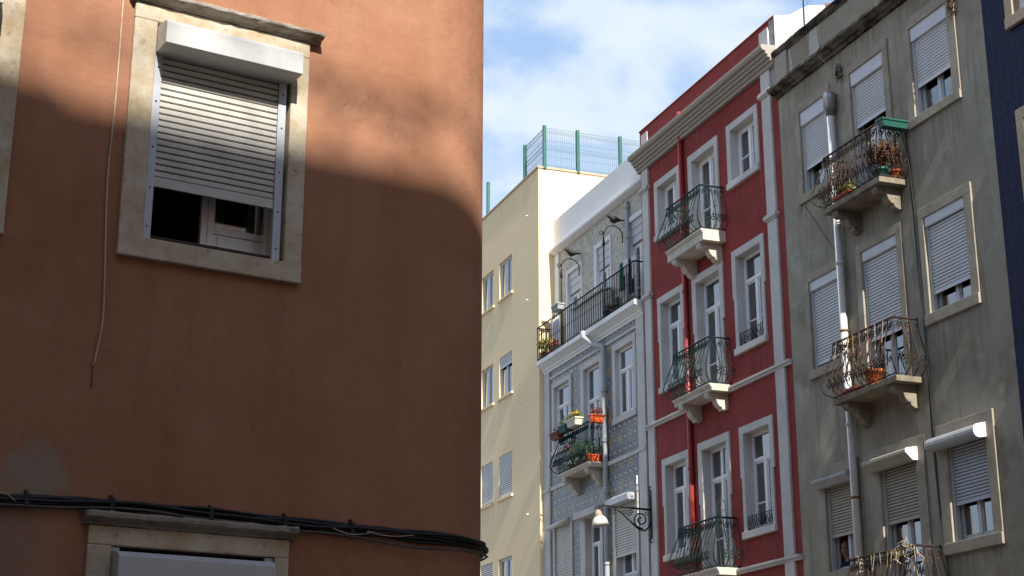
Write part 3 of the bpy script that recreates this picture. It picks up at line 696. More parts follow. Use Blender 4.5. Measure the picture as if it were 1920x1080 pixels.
for s_ in (-0.53, 0.11, 0.62, -1.05, 1.1):
    x, y, nn = wallpos(s_); z = lerp_path(s_)-3.2
    mb = MB(); mb.box(x-0.010, x+0.010, -0.005, 0.02, z+0.01, z+0.055); mb.box(x-0.014, x+0.014, 0.02, 0.055, z-0.05, z+0.03); mb.build('clip', M['rubber'], cb_)
# thin tie wires looping off the bundle
mb = MB()
for s0, s1, d_ in ((0.95, 1.25, 0.03), (1.2, 1.55, 0.02), (-1.3, -1.12, -0.05)):
    pts = []
    for i in range(13):
        s_ = s0+(s1-s0)*i/12; x, y, nn = wallpos(s_); pts.append((x+nn[0]*0.06, y+nn[1]*0.06, lerp_path(min(s_, 1.3))-3.2-d_*sin(pi*i/12)-0.02))
    MB().tube(pts, 0.003, 4).build('tie_wire', M['cord'], cb_)

# pale cord hanging down the wall left of the window
w_ = thing('hanging_cord', left(-0.70, 0.0, 3.9), LEFT_ANG, 'thin pale cord hanging down the terracotta wall left of the window', 'cord')
key = [(0.0, 6.5), (-0.01, 4.3), (-0.01, 3.6), (-0.005, 2.73), (0.0, 1.96), (-0.02, 1.45), (0.028, 0.63), (0.03, 0.44), (0.008, 0.28), (-0.012, 0.14), (-0.006, 0.0)]
pts = []
for i in range(len(key)-1):
    for q in range(4):
        t_ = q/4; pts.append((key[i][0]*(1-t_)+key[i+1][0]*t_, -0.014, key[i][1]*(1-t_)+key[i+1][1]*t_))
for it in range(2): pts = [pts[0]] + [tuple((a_+2*b_+c_)/4 for a_, b_, c_ in zip(pts[i-1], pts[i], pts[i+1])) for i in range(1, len(pts)-1)] + [pts[-1]]
MB().tube([p for p in pts if p[2] > 0.15], 0.0058, 6).build('cord', M['cord'], w_)
MB().tube([p for p in pts if p[2] <= 0.2], 0.003, 6).build('frayed_end', M['rubber'], w_)

# ------------------------------------------------------------------ YELLOW HOUSE
YU = -11.42
yel = thing('yellow_house', row(YU, 0, 0), ROW_ANG, 'cream yellow apartment house with plain openings and a flat roof', 'house')
def yo(u): return u-YU
WY = 0.13; wins = []
for zt, zb2 in ((14.48, 13.43), (11.92, 10.82), (9.36, 8.25), (6.80, 5.7)):
    for a, b in ((-15.60, -14.64), (-14.24, -13.25), (-16.96, -16.0), (-18.3, -17.35)): wins.append((yo(a), yo(b), zb2, zt))
mb = MB(); shell(mb, -9, 0, 0, 16.11, wins, WY, 11.0, True); mb.build('wall', M['yellow'], yel)
mb = MB(); mb.box(-9.02, 0.03, WY-0.20, WY+0.03, 16.112, 16.165); mb.box(-0.20, 0.03, -11.1, WY-0.202, 16.112, 16.165); mb.build('coping', M['coping'], yel, 0.005)
for i, (a, b, zb2, zt) in enumerate(wins):
    mb = MB(); d = 0.16
    for bx in ((a-0.001, a+0.02, zb2, zt), (b-0.02, b+0.001, zb2, zt)): mb.box(bx[0], bx[1], WY-d, WY+0.001, bx[2], bx[3])
    mb.box(a+0.02, b-0.02, WY-d, WY+0.001, zt-0.02, zt+0.001); mb.box(a-0.04, b+0.04, WY-d, WY+0.05, zb2-0.04, zb2+0.012)
    wn_ = mb.build('window', M['yellow'], yel)
    floor_, col_ = divmod(i, 4)
    lvl = {(0, 0): 0, (0, 1): 0, (1, 0): 0.0, (1, 1): 0.28, (2, 0): 0.95, (2, 1): 0.97, (3, 0): 0.9, (3, 1): 0}.get((floor_, col_), 0.4)
    inn = (a+0.02, b-0.02, zb2+0.012, zt-0.02)
    sash(wn_, inn, WY-0.05, None, None, 0.045, 2, 'alu', 'sheer', None)
    if lvl:
        z_ = zt-0.02-(zt-zb2-0.03)*lvl
        roller(wn_, inn[0], inn[1], z_, zt-0.02, WY-0.02, 'slatwhite', 0.05, 0.2, 0.05); roller_back(wn_, inn[0], inn[1], z_, zt-0.02, WY-0.012)
# little weep pipes on the facade
for z_ in (15.1, 12.9, 10.2, 7.6, 6.0): MB().tube([(-0.75, -WY, z_), (-0.75, -WY-0.05, z_-0.01)], 0.015, 8).build('weep_pipe', M['white'], yel)

# welded mesh fence on its roof
fe = thing('roof_fence', row(YU, 0, 16.1), ROW_ANG, 'green welded mesh fence round the flat roof of the yellow house', 'fence')
HF = 1.13
posts = [(0, 0.02), (-1.36, 0.02), (-4.2, 0.02), (-2.78, 0.02), (0.0, -0.88), (0.0, -2.05), (0, -3.3), (0, -4.6)]
for k, (pu, pw) in enumerate(posts):
    if k == 3: continue
    mb = MB(); mb.box(pu-0.04, pu+0.04, pw-0.04-0.06, pw+0.04-0.06, -0.0, HF+0.04); mb.build('post', M['green_steel'], fe, 0.004)
def mesh_panel(p0, p1):
    mb = MB(); a = Vector((p0[0], -p0[1]+0.06)); b = Vector((p1[0], -p1[1]+0.06)); L_ = (b-a).length; d = (b-a)/L_; nv = int(L_/0.055)
    for i in range(nv+1):
        q = a+d*(L_*i/nv); mb.tube([(q.x, q.y, 0.05), (q.x, q.y, HF)], 0.0030, 3, False, False)
    nrm = Vector((-d.y, d.x))
    for z in (0.10, 0.36, 0.52, 0.78, 0.98):
        mb.tube([(a.x, a.y, z), (b.x, b.y, z)], 0.0045, 3, False, False)
    for z in (0.60, 1.06, 0.08):
        for o_, zz_ in ((0.0, z-0.05), (0.03, z), (0.0, z+0.05)): mb.tube([(a.x+nrm.x*o_, a.y+nrm.y*o_, zz_), (b.x+nrm.x*o_, b.y+nrm.y*o_, zz_)], 0.0045, 3, False, False)
    mb.build('mesh_panel', M['wire_green'], fe)
for a, b in (((0, 0.02), (-1.36, 0.02)), ((0, 0.0), (0, -0.88)), ((0, -0.88), (0, -2.05)), ((0, -2.05), (0, -3.3)), ((0, -3.3), (0, -4.6))): mesh_panel(a, b)

# ------------------------------------------------------------------ TILED HOUSE
til = thing('tiled_house', row(0, 0, 0), ROW_ANG, 'narrow house faced with blue patterned tiles under a white attic wall', 'house')
L0, R0 = -11.42, -5.795; WU = -0.30
low = []; up = []
W3 = [((-10.91, -9.72, 8.75, 10.47), (0.13, 0.13, 0.12, 0.12)), ((-9.19, -7.97, 8.08, 10.50), (0.20, 0.14, 0.14, 0.0)), ((-7.41, -6.22, 8.77, 10.52), (0.15, 0.13, 0.15, 0.14))]
W2 = [((-10.90, -9.75, 5.4, 7.20), (0.10, 0.10, 0.12, 0.12)), ((-9.30, -8.07, 4.9, 7.20), (0.28, 0.14, 0.16, 0.0)), ((-7.55, -6.30, 5.42, 7.22), (0.14, 0.10, 0.14, 0.14))]
WT = [((-10.69, -9.72, 11.15, 13.22), (0.10, 0.06, 0.10, 0.0)), ((-8.99, -8.04, 11.15, 13.33), (0.14, 0.06, 0.12, 0.0)), ((-7.19, -6.25, 11.15, 13.36), (0.14, 0.06, 0.12, 0.0))]
def inner(o, t): return (o[0]+t[0], o[1]-t[1], o[2]+t[3], o[3]-t[2])
mb = MB(); shell(mb, L0, R0, 0, 10.98, [inner(*x) for x in W3+W2], 0, 9.0, False); mb.build('wall', M['tile'], til)
mb = MB(); shell(mb, L0, R0, 10.985, 13.90, [inner(*x) for x in WT], WU, 8.6, True); mb.build('upper_wall', M['mottle'], til)
mb = MB(); mb.box(L0, R0, WU-0.25, WU+0.04, 13.96, 14.75); mb.box(L0, L0+0.25, WU-8.6, WU-0.252, 13.96, 14.75); mb.build('attic_wall', M['white'], til, 0.008)
mb = MB(); mb.prism([(WU, 13.84), (WU+0.05, 13.84), (WU+0.15, 13.89), (WU+0.17, 13.91), (WU+0.17, 13.957), (WU, 13.957)], L0-0.0, R0); mb.build('attic_lip', M['white'], til)
boxes('pilaster', [(L0-0.002, L0+0.38, -0.05, 0.035, 0, 10.80), (R0-0.36, R0, -0.05, 0.035, 0, 10.80)], M['trim'], til, 0.006)
MB().box(L0-0.002, L0+0.28, WU-0.05, WU+0.03, 11.12, 13.838).build('upper_pilaster', M['white'], til, 0.006)
mb = MB(); mb.box(L0+0.39, R0-0.37, -0.02, 0.03, 7.96, 8.05); mb.box(L0-0.004, L0+0.39, -0.02, 0.06, 7.96, 8.05); mb.box(R0-0.37, R0-0.001, -0.02, 0.06, 7.96, 8.05); mb.build('string_course', M['trim'], til, 0.006)
boxes('string_course', [(L0+0.385, R0-0.365, -0.02, 0.025, 10.60, 10.66)], M['trim'], til, 0.006)
# thin joints between tile panels
for k, (o, t_) in enumerate(W3):
    wn_, inn = surround(til, o, t_, M['trim'], 0, 0.03, 0.20, 0.02)
    sash(wn_, inn, -0.07, 0.66, 0.0 if k == 2 else None, 0.05, 2, 'white_wood', 'sheer' if k != 1 else 'lace')
for k, (o, t_) in enumerate(W2):
    wn_, inn = surround(til, o, t_, M['trim'], 0, 0.03, 0.20, 0.02)
    sash(wn_, inn, -0.13, 0.72, 0.4, 0.05, 2, 'white_wood', 'lace' if k == 1 else 'sheer')
    if k == 0:
        roller(wn_, inn[0]+0.03, inn[1]-0.03, inn[2]+0.05, inn[3], -0.02, 'slat', 0.055, 0.14, 0.06)
        mb = MB(); mb.tube([(inn[0]-0.08, -0.16, inn[3]-0.02), (inn[1]+0.04, -0.10, inn[3]+0.06)], 0.05, 12); mb.tube([(inn[1]-0.02, 0, inn[3]+0.12), (inn[1]-0.02, -0.14, inn[3]+0.10)], 0.012, 8); mb.build('awning_roll', M['slat'], wn_)
    if k == 1: shutter_box(wn_, o[0]+0.02, o[1]-0.02, inn[3]-0.02, inn[3]+0.14, 0.031, 0.20, 'trim')
    if k == 2:
        roller(wn_, inn[0], inn[1], 5.98, inn[3], 0.0, 'slat', 0.055, 0.14, 0.06)
        shutter_box(wn_, inn[0]-0.06, inn[1]+0.06, inn[3]-0.05, inn[3]+0.11, 0.031, 0.22, 'alu')
for k, (o, t_) in enumerate(WT):
    wn_, inn = surround(til, o, t_, M['white'], WU, 0.03, 0.18, 0.02)
    # lowered blind panels above a white casement door
    z_ = inn[3]-0.52
    mb = MB()
    for q in range(3): mb.box(inn[0]+0.02, inn[1]-0.02, WU-0.06, WU-0.03+0.006*q, z_+0.175*q, z_+0.175*q+0.165)
    mb.build('blind_panel', M['alu'], wn_, 0.003)
    sash(wn_, (inn[0], inn[1], inn[2], z_-0.005), WU-0.08, None, 0.35, 0.055, 2, 'white_wood', 'sheer')
# long balcony
mb = MB(); WB = 0.22
mb.prism([(WU-0.02, 11.11), (WB, 11.11), (WB, 11.005), (WB-0.03, 10.995), (0.07, 10.90), (0.07, 10.87), (0.035, 10.84), (0.035, 10.80), (-0.02, 10.80), (-0.02, 10.982), (WU-0.02, 10.982)], L0+0.02, R0-0.004)
lb = mb.build('balcony', M['white'], til, 0.006)
railing(lb, [(L0+0.04, WU+0.02), (L0+0.04, WB-0.03), (R0-0.04, WB-0.03), (R0-0.04, WU+0.02)], 11.12, 0.83, 0, M['ironblack'], 0.125, 0.009, False)
# small balcony of the middle door
tb = balcony(til, -9.62, -7.86, 8.07, 0.42, 0.10, M['balc'], M['iron'], 0.86, 0.17, 0.0, 0.115, (0.36,))
pipe(til, [(-7.04, -(WU+0.06), 13.75), (-7.04, -(WU+0.06), 11.2)], 0.045, M['pipegrey'], (13.6, 12.9, 12.1))
pipe(til, [(-8.47, -(WB+0.03), 11.10), (-8.43, -(WB+0.02), 10.95), (-8.10, -0.16, 10.72), (-7.80, -0.07, 10.62), (-7.76, -0.07, 10.45), (-7.76, -0.07, 4.5), (-7.76, -0.07, 0.2)], 0.055, M['pipegrey'], (9.6, 8.5, 7.4, 5.9))
pipe(til, [(-6.22, -0.05, 7.5), (-6.22, -0.05, 4.3)], 0.018, M['pipewhite'], (7.2,), 'conduit')

# ------------------------------------------------------------------ RED HOUSE
red = thing('red_house', row(0, 0, 0), ROW_ANG, 'crimson rendered house with white stone trim and three green iron balconies', 'house')
RL, RR = -5.79, -0.004
RW = []
for zt, zb2 in ((13.43, 12.13), (10.92, 8.93), (7.61, 5.61), (4.35, 2.3)):
    RW.append(((-1.93, -0.73, zb2, zt), 3, zt)); RW.append(((-5.11, -3.94, zb2, zt), 1, zt))
for zt, zb2 in ((13.42, 11.42), (10.90, 8.44), (7.63, 5.13), (4.35, 1.0)):
    RW.append(((-3.56, -2.30, zb2, zt), 2, zt))
def rt(col): return (0.15, 0.13, 0.14, 0.12) if col != 2 else (0.17, 0.14, 0.15, 0.0)
mb = MB(); shell(mb, RL, RR, 0, 14.83, [inner(o, rt(c_)) for o, c_, _ in RW], 0, 9.5, True); mb.build('wall', M['red'], red)
for u0, u1 in ((-5.68, -5.38), (-0.53, -0.21)):
    pm = MB(); pm.box(u0, u1, -0.02, 0.045, 0.3, 13.90); pm.box(u0, u1, -0.02, 0.03, 14.27, 14.72); p_ = pm.build('pilaster', M['trim'], red, 0.006)
    for zc in (13.44, 11.09):
        cm = MB(); cm.box(u0-0.03, u1+0.03, 0.0, 0.075, zc-0.05, zc-0.02); cm.box(u0-0.05, u1+0.05, 0.0, 0.10, zc-0.0195, zc+0.045); cm.box(u0-0.03, u1+0.03, 0.0, 0.082, zc+0.0455, zc+0.07); cm.build('capital_moulding', M['trim'], p_, 0.004)
cp = [(0.0, 13.885), (0.08, 13.885), (0.08, 13.95), (0.12, 13.955), (0.12, 14.01), (0.17, 14.015), (0.17, 14.07), (0.21, 14.075), (0.21, 14.13), (0.27, 14.14), (0.30, 14.19), (0.30, 14.24), (0.0, 14.265)]
MB().prism(cp, RL-0.02, RR+0.0).build('cornice', M['cornice'], red, 0.004)
for z_ in (8.37, 5.08):
    for (a, b) in ((RL, -3.66), (-2.17, RR)):
        MB().prism([(-0.02, z_-0.045), (0.055, z_-0.045), (0.055, z_), (0.085, z_), (0.085, z_+0.045), (-0.02, z_+0.045)], a, b).build('string_course', M['trim'], red, 0.004)
MB().box(RL, RR, -0.2, 0.02, 14.832, 14.86).build('parapet_coping', M['red'], red)
# white gable side above the neighbour's roof
mb = MB(); pr = [(0.0, 13.5), (0.0, 14.85), (-0.34, 14.93), (-0.55, 15.08), (-0.75, 15.2), (-1.3, 15.3), (-4.0, 16.2), (-8.0, 15.0), (-8.0, 13.5)]
MB().prism([(a, b) for a, b in pr], RR-0.20, RR+0.008).build('gable_wall', M['white'], red, 0.004)
MB().prism([(-1.1, 15.2), (-1.1, 15.28), (-4.1, 16.24), (-4.1, 16.1)], RR-0.5, RR+0.04).build('roof_tiles', M['roof'], red)
pipe(red, [(-3.80, -0.055, 14.50), (-3.80, -0.055, 0.5)], 0.050, M['redpipe'], (14.45, 13.85, 10.7, 8.2, 7.2, 5.0))
for (o, col_, zt) in RW:
    t_ = rt(col_); full = zt < 12
    wn_, inn = surround(red, o, t_, M['trim'], 0, 0.035, 0.24, 0.035 if col_ != 2 else 0, 0.045 if full else 0.0)
    cur = 'sheer' if (col_ + int(zt)) % 2 else 'lace'
    sash(wn_, inn, -0.14, (0.70 if full else None) if col_ != 2 else (0.74 if full else None), 0.42 if not full else 0.36, 0.058, 2, 'white_wood', cur, None, (zt == 7.63))
    if col_ == 3 and full or (col_ == 1 and full and zt > 9.9 and False):
        gm = MB(); a, b = inn[0]+0.01, inn[1]-0.01; zz0 = inn[2]+0.02; hh = 0.24
        for z_ in (zz0, zz0+hh): gm.tube([(a, -0.0, z_), (b, -0.0, z_)], 0.010, 4)
        nn_ = 6; st = (b-a)/nn_
        for q in range(nn_):
            for h_ in (0, 1):
                pts = []
                for k in range(11):
                    th = k/10*2*pi*1.2+(pi if h_ else 0); rr = hh*0.26*(1-0.6*k/10); pts.append((a+st*(q+0.5)+rr*cos(th)+(0.02 if h_ else -0.02), 0.0, zz0+hh*(0.72 if h_ else 0.28)+rr*sin(th)))
                gm.tube(pts, 0.007, 4, False)
            gm.tube([(a+st*q, 0, zz0), (a+st*q, 0, zz0+hh)], 0.006, 4)
        gm.build('sill_grille', M['ironblack'], wn_)
balcony(red, -3.68, -2.16, 11.42, 0.52, 0.22, M['balc'], M['iron'], 0.87, 0.16, corb=(0.34,))
balcony(red, -3.70, -2.16, 8.46, 0.46, 0.13, M['balc'], M['iron'], 0.87, 0.16, corb=(0.30,))
balcony(red, -3.70, -2.14, 5.15, 0.46, 0.13, M['balc'], M['iron'], 0.87, 0.16, corb=(0.30,))

# ------------------------------------------------------------------ GREY HOUSE
gry = thing('grey_house', row(0, 0, 0), ROW_ANG, 'shabby olive grey house with roller shutters and rusty balconies', 'house')
GL, GR = 0.0, 5.775
def gw(o, t): return (o, t)
G4 = [((0.54, 1.70, 10.98, 12.80), (0.16, 0.10, 0.16, 0.15)), ((2.16, 3.42, 10.36, 12.82), (0.15, 0.15, 0.14, 0.0)), ((3.85, 5.16, 11.07, 12.87), (0.17, 0.19, 0.18, 0.14))]
G3 = [((0.55, 1.74, 7.90, 9.71), (0.14, 0.11, 0.15, 0.15)), ((2.14, 3.42, 7.24, 9.74), (0.15, 0.15, 0.15, 0.0)), ((3.87, 5.17, 7.95, 9.76), (0.13, 0.18, 0.16, 0.16))]
G2 = [((0.60, 1.78, 4.58, 6.41), (0.22, 0.12, 0.16, 0.15)), ((2.14, 3.57, 3.9, 6.41), (0.26, 0.22, 0.18, 0.0)), ((3.88, 5.20, 4.60, 6.44), (0.22, 0.19, 0.18, 0.16))]
G1 = [((3.88, 5.20, 1.4, 3.3), (0.2, 0.19, 0.18, 0.16)), ((0.60, 1.78, 1.4, 3.3), (0.2, 0.12, 0.16, 0.15))]
mb = MB(); shell(mb, GL, GR, 0, 14.04, [inner(*x) for x in G4+G3+G2+G1], 0, 9.0, True); mb.build('wall', M['grey'], gry)
# cornices: dirty moulded stone
def long_cornice(z, w, u0, u1, name, mat, seed, h):
    rnd = random.Random(seed); prof = [(0.0, z), (w*0.25, z), (w*0.30, z+h*0.22), (w*0.55, z+h*0.32), (w*0.75, z+h*0.5), (w, z+h*0.62), (w, z+h*0.88), (w*0.9, z+h), (0.0, z+h)]
    n = 60; m = len(prof); vs = []
    for i in range(n+1):
        u = u0+(u1-u0)*i/n
        for a, b in prof: vs.append((u, -(a+(rnd.uniform(-0.006, 0.006) if a else 0)), b+rnd.uniform(-0.006, 0.006)))
    fs = [(i*m+k, i*m+(k+1) % m, (i+1)*m+(k+1) % m, (i+1)*m+k) for i in range(n) for k in range(m)] + [tuple(range(m))[::-1], tuple(range(n*m, (n+1)*m))]
    MB().add(vs, fs).build(name, mat, gry)
t = MT('mossy_dark_stone', 0.95, 0.15)
a = t.noise(2.2, 7, 0.7, t.mapping((1, 1, 3)))
c = t.mix(t.ramp(a, [(0.42, 0), (0.62, 1)]), (0.030, 0.027, 0.022), (0.20, 0.185, 0.15))
t.color(c); t.bump(t.noise(25, 5, 0.7), 0.6, 0.01); M['moss'] = t.m
long_cornice(13.20, 0.22, -0.02, GR, 'cornice', M['moss'], 3, 0.17)
long_cornice(13.99, 0.10, 0.0, GR, 'parapet_coping', M['moss'], 5, 0.12)
MB().box(0.002, 0.42, -0.02, 0.05, 13.375, 13.985).build('parapet_pier', M['cornice'], gry, 0.008)
t = MT('whitewash_drip', 0.9, 0.1); t.color(t.mix(t.noise(6, 4), (0.32, 0.31, 0.28), (0.60, 0.59, 0.56))); M['drip'] = t.m
mb = MB(); mb.add([(1.16, -0.004, 13.99), (1.40, -0.004, 13.99), (1.47, -0.004, 13.37), (1.10, -0.004, 13.37), (1.28, -0.0045, 13.6)], [(0, 3, 2, 1)]); mb.build('whitewash_streak', M['drip'], gry); mb = MB(); mb.add([(0.44, -0.004, 13.99), (0.50, -0.004, 13.99), (0.58, -0.004, 13.37), (0.43, -0.004, 13.37)], [(0, 3, 2, 1)])
mb.build('whitewash_streak', M['drip'], gry)

def shutter_window(o, t, zs, zsb, boxstyle, sl, seed, door=False, curtain='sheer', open_leaf=None):
    wn_, inn = surround(gry, o, t, M['gstone'], 0, 0.03, 0.24, 0.02 if t[3] else 0, bevel=0.006)
    a, b = inn[0], inn[1]
    if boxstyle == 'flat':
        MB().box(a+0.004, b-0.004, -0.10, 0.005, zs, inn[3]-0.002).build('shutter_box', M['boxwhite'], wn_, 0.004)
    boxes('guide_rail', [(a, a+0.035, -0.10, -0.02, inn[2], zs-0.001), (b-0.035, b, -0.10, -0.02, inn[2], zs-0.001)], M['alu'], wn_, 0.002)
    roller(wn_, a+0.036, b-0.036, zsb, zs-0.002, -0.05, sl, 0.052 if boxstyle != 'proud' else 0.048, 0.15, 0.06, 0.010)
    roller_back(wn_, a+0.036, b-0.036, zsb, zs-0.002, -0.045)
    sash(wn_, (a, b, inn[2], inn[3]), -0.12, None, None, 0.05, 2, 'alu', curtain, open_leaf=open_leaf)
    return wn_, inn
M['gstone'] = stone('grimy_window_stone', (0.38, 0.335, 0.26), (0.13, 0.115, 0.09), (0.28, 0.245, 0.19), scale=2.5, amount=0.45)
M['slatbeige'] = plain('beige_shutter_slats', (0.42, 0.39, 0.32), 0.55, 0.3, 0.06, 5)
M['slatgrey'] = plain('bluish_grey_shutter_slats', (0.50, 0.54, 0.60), 0.5, 0.3, 0.06, 5)
shutter_window(*G4[0], 12.39, 11.57, 'flat', 'slatwhite', 1)
shutter_window(*G4[1], 12.45, 11.70, 'flat', 'slatwhite', 2)
shutter_window(*G4[2], 12.47, 11.69, 'flat', 'slatwhite', 3, curtain=None, open_leaf=None)
shutter_window(*G3[0], 9.40, 8.12, 'flat', 'slatwhite', 4)
shutter_window(*G3[1], 9.43, 8.11, 'flat', 'slatwhite', 5)
shutter_window(*G3[2], 9.45, 8.40, 'flat', 'slatwhite', 6, curtain=None)
w21, i21 = shutter_window(*G2[0], 6.18, 5.26, 'proud', 'slatbeige', 7, curtain=None, open_leaf=0)
w22, i22 = shutter_window(*G2[1], 6.20, 5.24, 'proud', 'slatbeige', 8, curtain='sheer')
w23, i23 = shutter_window(*G2[2], 6.24, 5.27, 'proud', 'slatgrey', 9, curtain='sheer')
for ww, a_, b_, z0_, z1_, d_, sty in ((w21, i21[0]-0.14, i21[1]+0.06, 6.05, 6.20, 0.20, 'cut'), (w22, i22[0]-0.16, i22[1]+0.06, 6.05, 6.22, 0.24, 'cut'), (w23, i23[0]-0.20, i23[1]+0.02, 6.06, 6.25, 0.24, 'round')):
    ob = shutter_box(ww, a_, b_, z0_, z1_, 0.031, d_, 'boxgrey' if ww is not w22 else 'slatbeige', sty)
    cp_ = shutter_box(ww, b_+0.001, b_+0.016, z0_-0.004, z1_+0.004, 0.031, d_+0.006, 'slatwhite' if ww is not w21 else 'slatbeige', sty); cp_.name = 'end_cap'; cp_.data.name = 'end_cap'  # sun-facing ends coloured paler than the fronts, as if lit
for x in G1: shutter_window(*x, 3.0, 2.0, 'flat', 'slatwhite', 11)
balcony(gry, 2.02, 3.64, 10.345, 0.49, 0.09, M['balcgrey'], M['rust'], 0.86, 0.17, spacing=0.135, corb=(0.34,), lip=False)
balcony(gry, 1.92, 3.66, 7.24, 0.46, 0.09, M['balcgrey'], M['rust'], 0.88, 0.17, spacing=0.135, corb=(0.34,), lip=False)
balcony(gry, 2.02, 3.80, 3.86, 0.46, 0.09, M['balcgrey'], M['rust'], 0.88, 0.17, spacing=0.135, corb=(0.34,), lip=False)
pipe(gry, [(1.80, -0.10, 12.3), (1.80, -0.10, 0.3)], 0.062, M['pipewhite'], (11.0, 9.55, 6.9))
hp = MB(); hp.tube([(1.80, -0.10, 12.12), (1.80, -0.10, 12.22), (1.80, -0.10, 12.24), (1.80, -0.10, 12.50), (1.80, -0.10, 12.53)], [0.065, 0.08, 0.105, 0.110, 0.105], 16); hp.build('pipe_hopper', M['steel'], gry)
rg = MB()
for z_ in (8.42, 5.75): MB().tube([(1.80, -0.10, z_-0.018), (1.80, -0.10, z_+0.018)], 0.070, 12).build('pipe_ring', M['ring'], gry)

# ------------------------------------------------------------------ NAVY HOUSE
nav = thing('navy_house', row(5.78, 0, 0), ROW_ANG, 'house faced with glossy navy blue tiles at the right edge', 'house')
NW = [((0.53, 1.75, 11.60, 13.5), (0.16, 0.16, 0.16, 0.16)), ((0.53, 1.75, 8.45, 10.38), (0.16, 0.16, 0.16, 0.16)), ((0.53, 1.75, 5.2, 7.1), (0.16, 0.16, 0.16, 0.16))]
mb = MB(); shell(mb, 0.0, 7.5, 0, 15.0, [inner(*x) for x in NW], 0.01, 9, True); mb.build('wall', M['navy'], nav)
M['warmstone'] = stone('warm_window_stone', (0.44, 0.36, 0.26), (0.22, 0.17, 0.12), (0.36, 0.28, 0.19), scale=3, amount=0.3)
for x in NW:
    wn_, inn = surround(nav, x[0], x[1], M['warmstone'], 0.01, 0.04, 0.22, 0.02)
    sash(wn_, inn, -0.08, None, None, 0.06, 2, 'white_wood', 'lace')

# ------------------------------------------------------------------ HOUSE BEHIND THE VIEWPOINT (throws the shade on the near house)
opp = thing('sand_coloured_house', left(0, 0, 0), LEFT_ANG, 'tall sand coloured house behind the viewpoint, outside the picture', 'house')
WC = 21.0; H = 5.82 + WC/0.974*math.tan(SUN_EL)
mb = MB(); mb.box(-24, 3, WC, WC+9, 0, H); mb.build('wall', M['opp'], opp)
MB().box(-24, -5.7, WC+0.004, WC+0.5, H+0.002, H+0.10).build('shadow_step', M['opp'], opp)  # unseen step added to raise the left part of the cast shadow
rnd = random.Random(12)
lb_ = MB(); lb_.tube([(-12, -WC-0.1, H+0.62), (3, -WC-0.1, H+0.62)], 0.02, 5)
for k in range(26):
    u_ = -12+rnd.random()*11; leaves(lb_, (u_, -WC-0.1, H+0.60), 14, 0.34, 0.12, 0.10, 0.13, rnd)
lb_.build('shade_band_leaves', M['leaf'], opp)  # unseen leaf line added to throw a soft dim band on the wall
rnd = random.Random(8)
for k in range(26):
    u_ = -21+k*0.75+rnd.uniform(-0.3, 0.3); hh_ = rnd.uniform(0.10, 0.22)+(0.26 if u_ < -5.9 else 0.0)
    lb_ = MB(); leaves(lb_, (u_, -WC+0.3, H+hh_*0.55), int(46*hh_/0.5), 0.40, 0.25, hh_*0.6, 0.16, rnd); lb_.build('dapple_leaves', M['leaf'], opp)  # unseen leaf clumps added to dapple the shadow edge
side = thing('added_ochre_house', row(13.3, 0, 0), ROW_ANG, 'unseen ochre house added beyond the right edge to block sky light', 'house')
MB().box(0, 28, -10, 0.0, 0, 14.5).build('wall', M['opp'], side)  # added block that keeps eastern sky light off the near wall
wst = thing('added_brown_house', left(-9.0, 0, 0), LEFT_ANG+radians(-90), 'unseen brown house added on the left to block sky light', 'house')
MB().box(0.0, 17, 0.0, 10, 0, 15.0).build('wall', M['opp'], wst)  # added block that cuts western sky light on the near wall
# ------------------------------------------------------------------ THINGS ON AND AROUND THE FACADES
rnd = random.Random(31)
def rthing(name, u, w, z, label, cat, group=None): return thing(name, row(u, w, z), ROW_ANG, label, cat, group)

# curved iron poles fixed to the long balcony's rail, and the pigeons on them
def hook_pole(u, mat, label, box=False):
    p = rthing('hook_pole', u, 0.22, 11.11, label, 'pole', 'curved iron poles on the long balcony')
    MB().tube([(0, 0, 0.0), (0, 0, 0.9), (0, 0, 1.86)], [0.022, 0.020, 0.015], 8).build('pole', mat, p)
    pts = []
    for i in range(17):
        a = pi - pi*1.12*i/16; pts.append((0, 0.235-(-0.225*cos(a))*-1 if False else 0.235+0.225*cos(a), 1.89+0.235*sin(a)*(1.0 if a > 0 else 1.6)))
    MB().tube(pts, 0.012, 6).build('arm', mat, p)
    cur = []
    for i in range(12):
        a = i/11*2*pi*1.1; r_ = 0.055*(1-0.5*i/11); cur.append((0, -0.05+r_*cos(a), 1.92+r_*sin(a)))
    MB().tube(cur, 0.011, 6).build('scroll', mat, p)
    MB().lathe([(0.0, 1.62), (0.028, 1.64), (0.036, 1.68), (0.022, 1.72), (0.03, 1.75), (0.012, 1.79)], 0, 0, 10).build('knop', mat, p)
    return p
hook_pole(-9.76, M['ironblack'], 'curved black iron pole with scroll, the one over the grey trough')
hook_pole(-7.30, M['iron'], 'curved dark green iron pole near the laundry end of the long balcony')
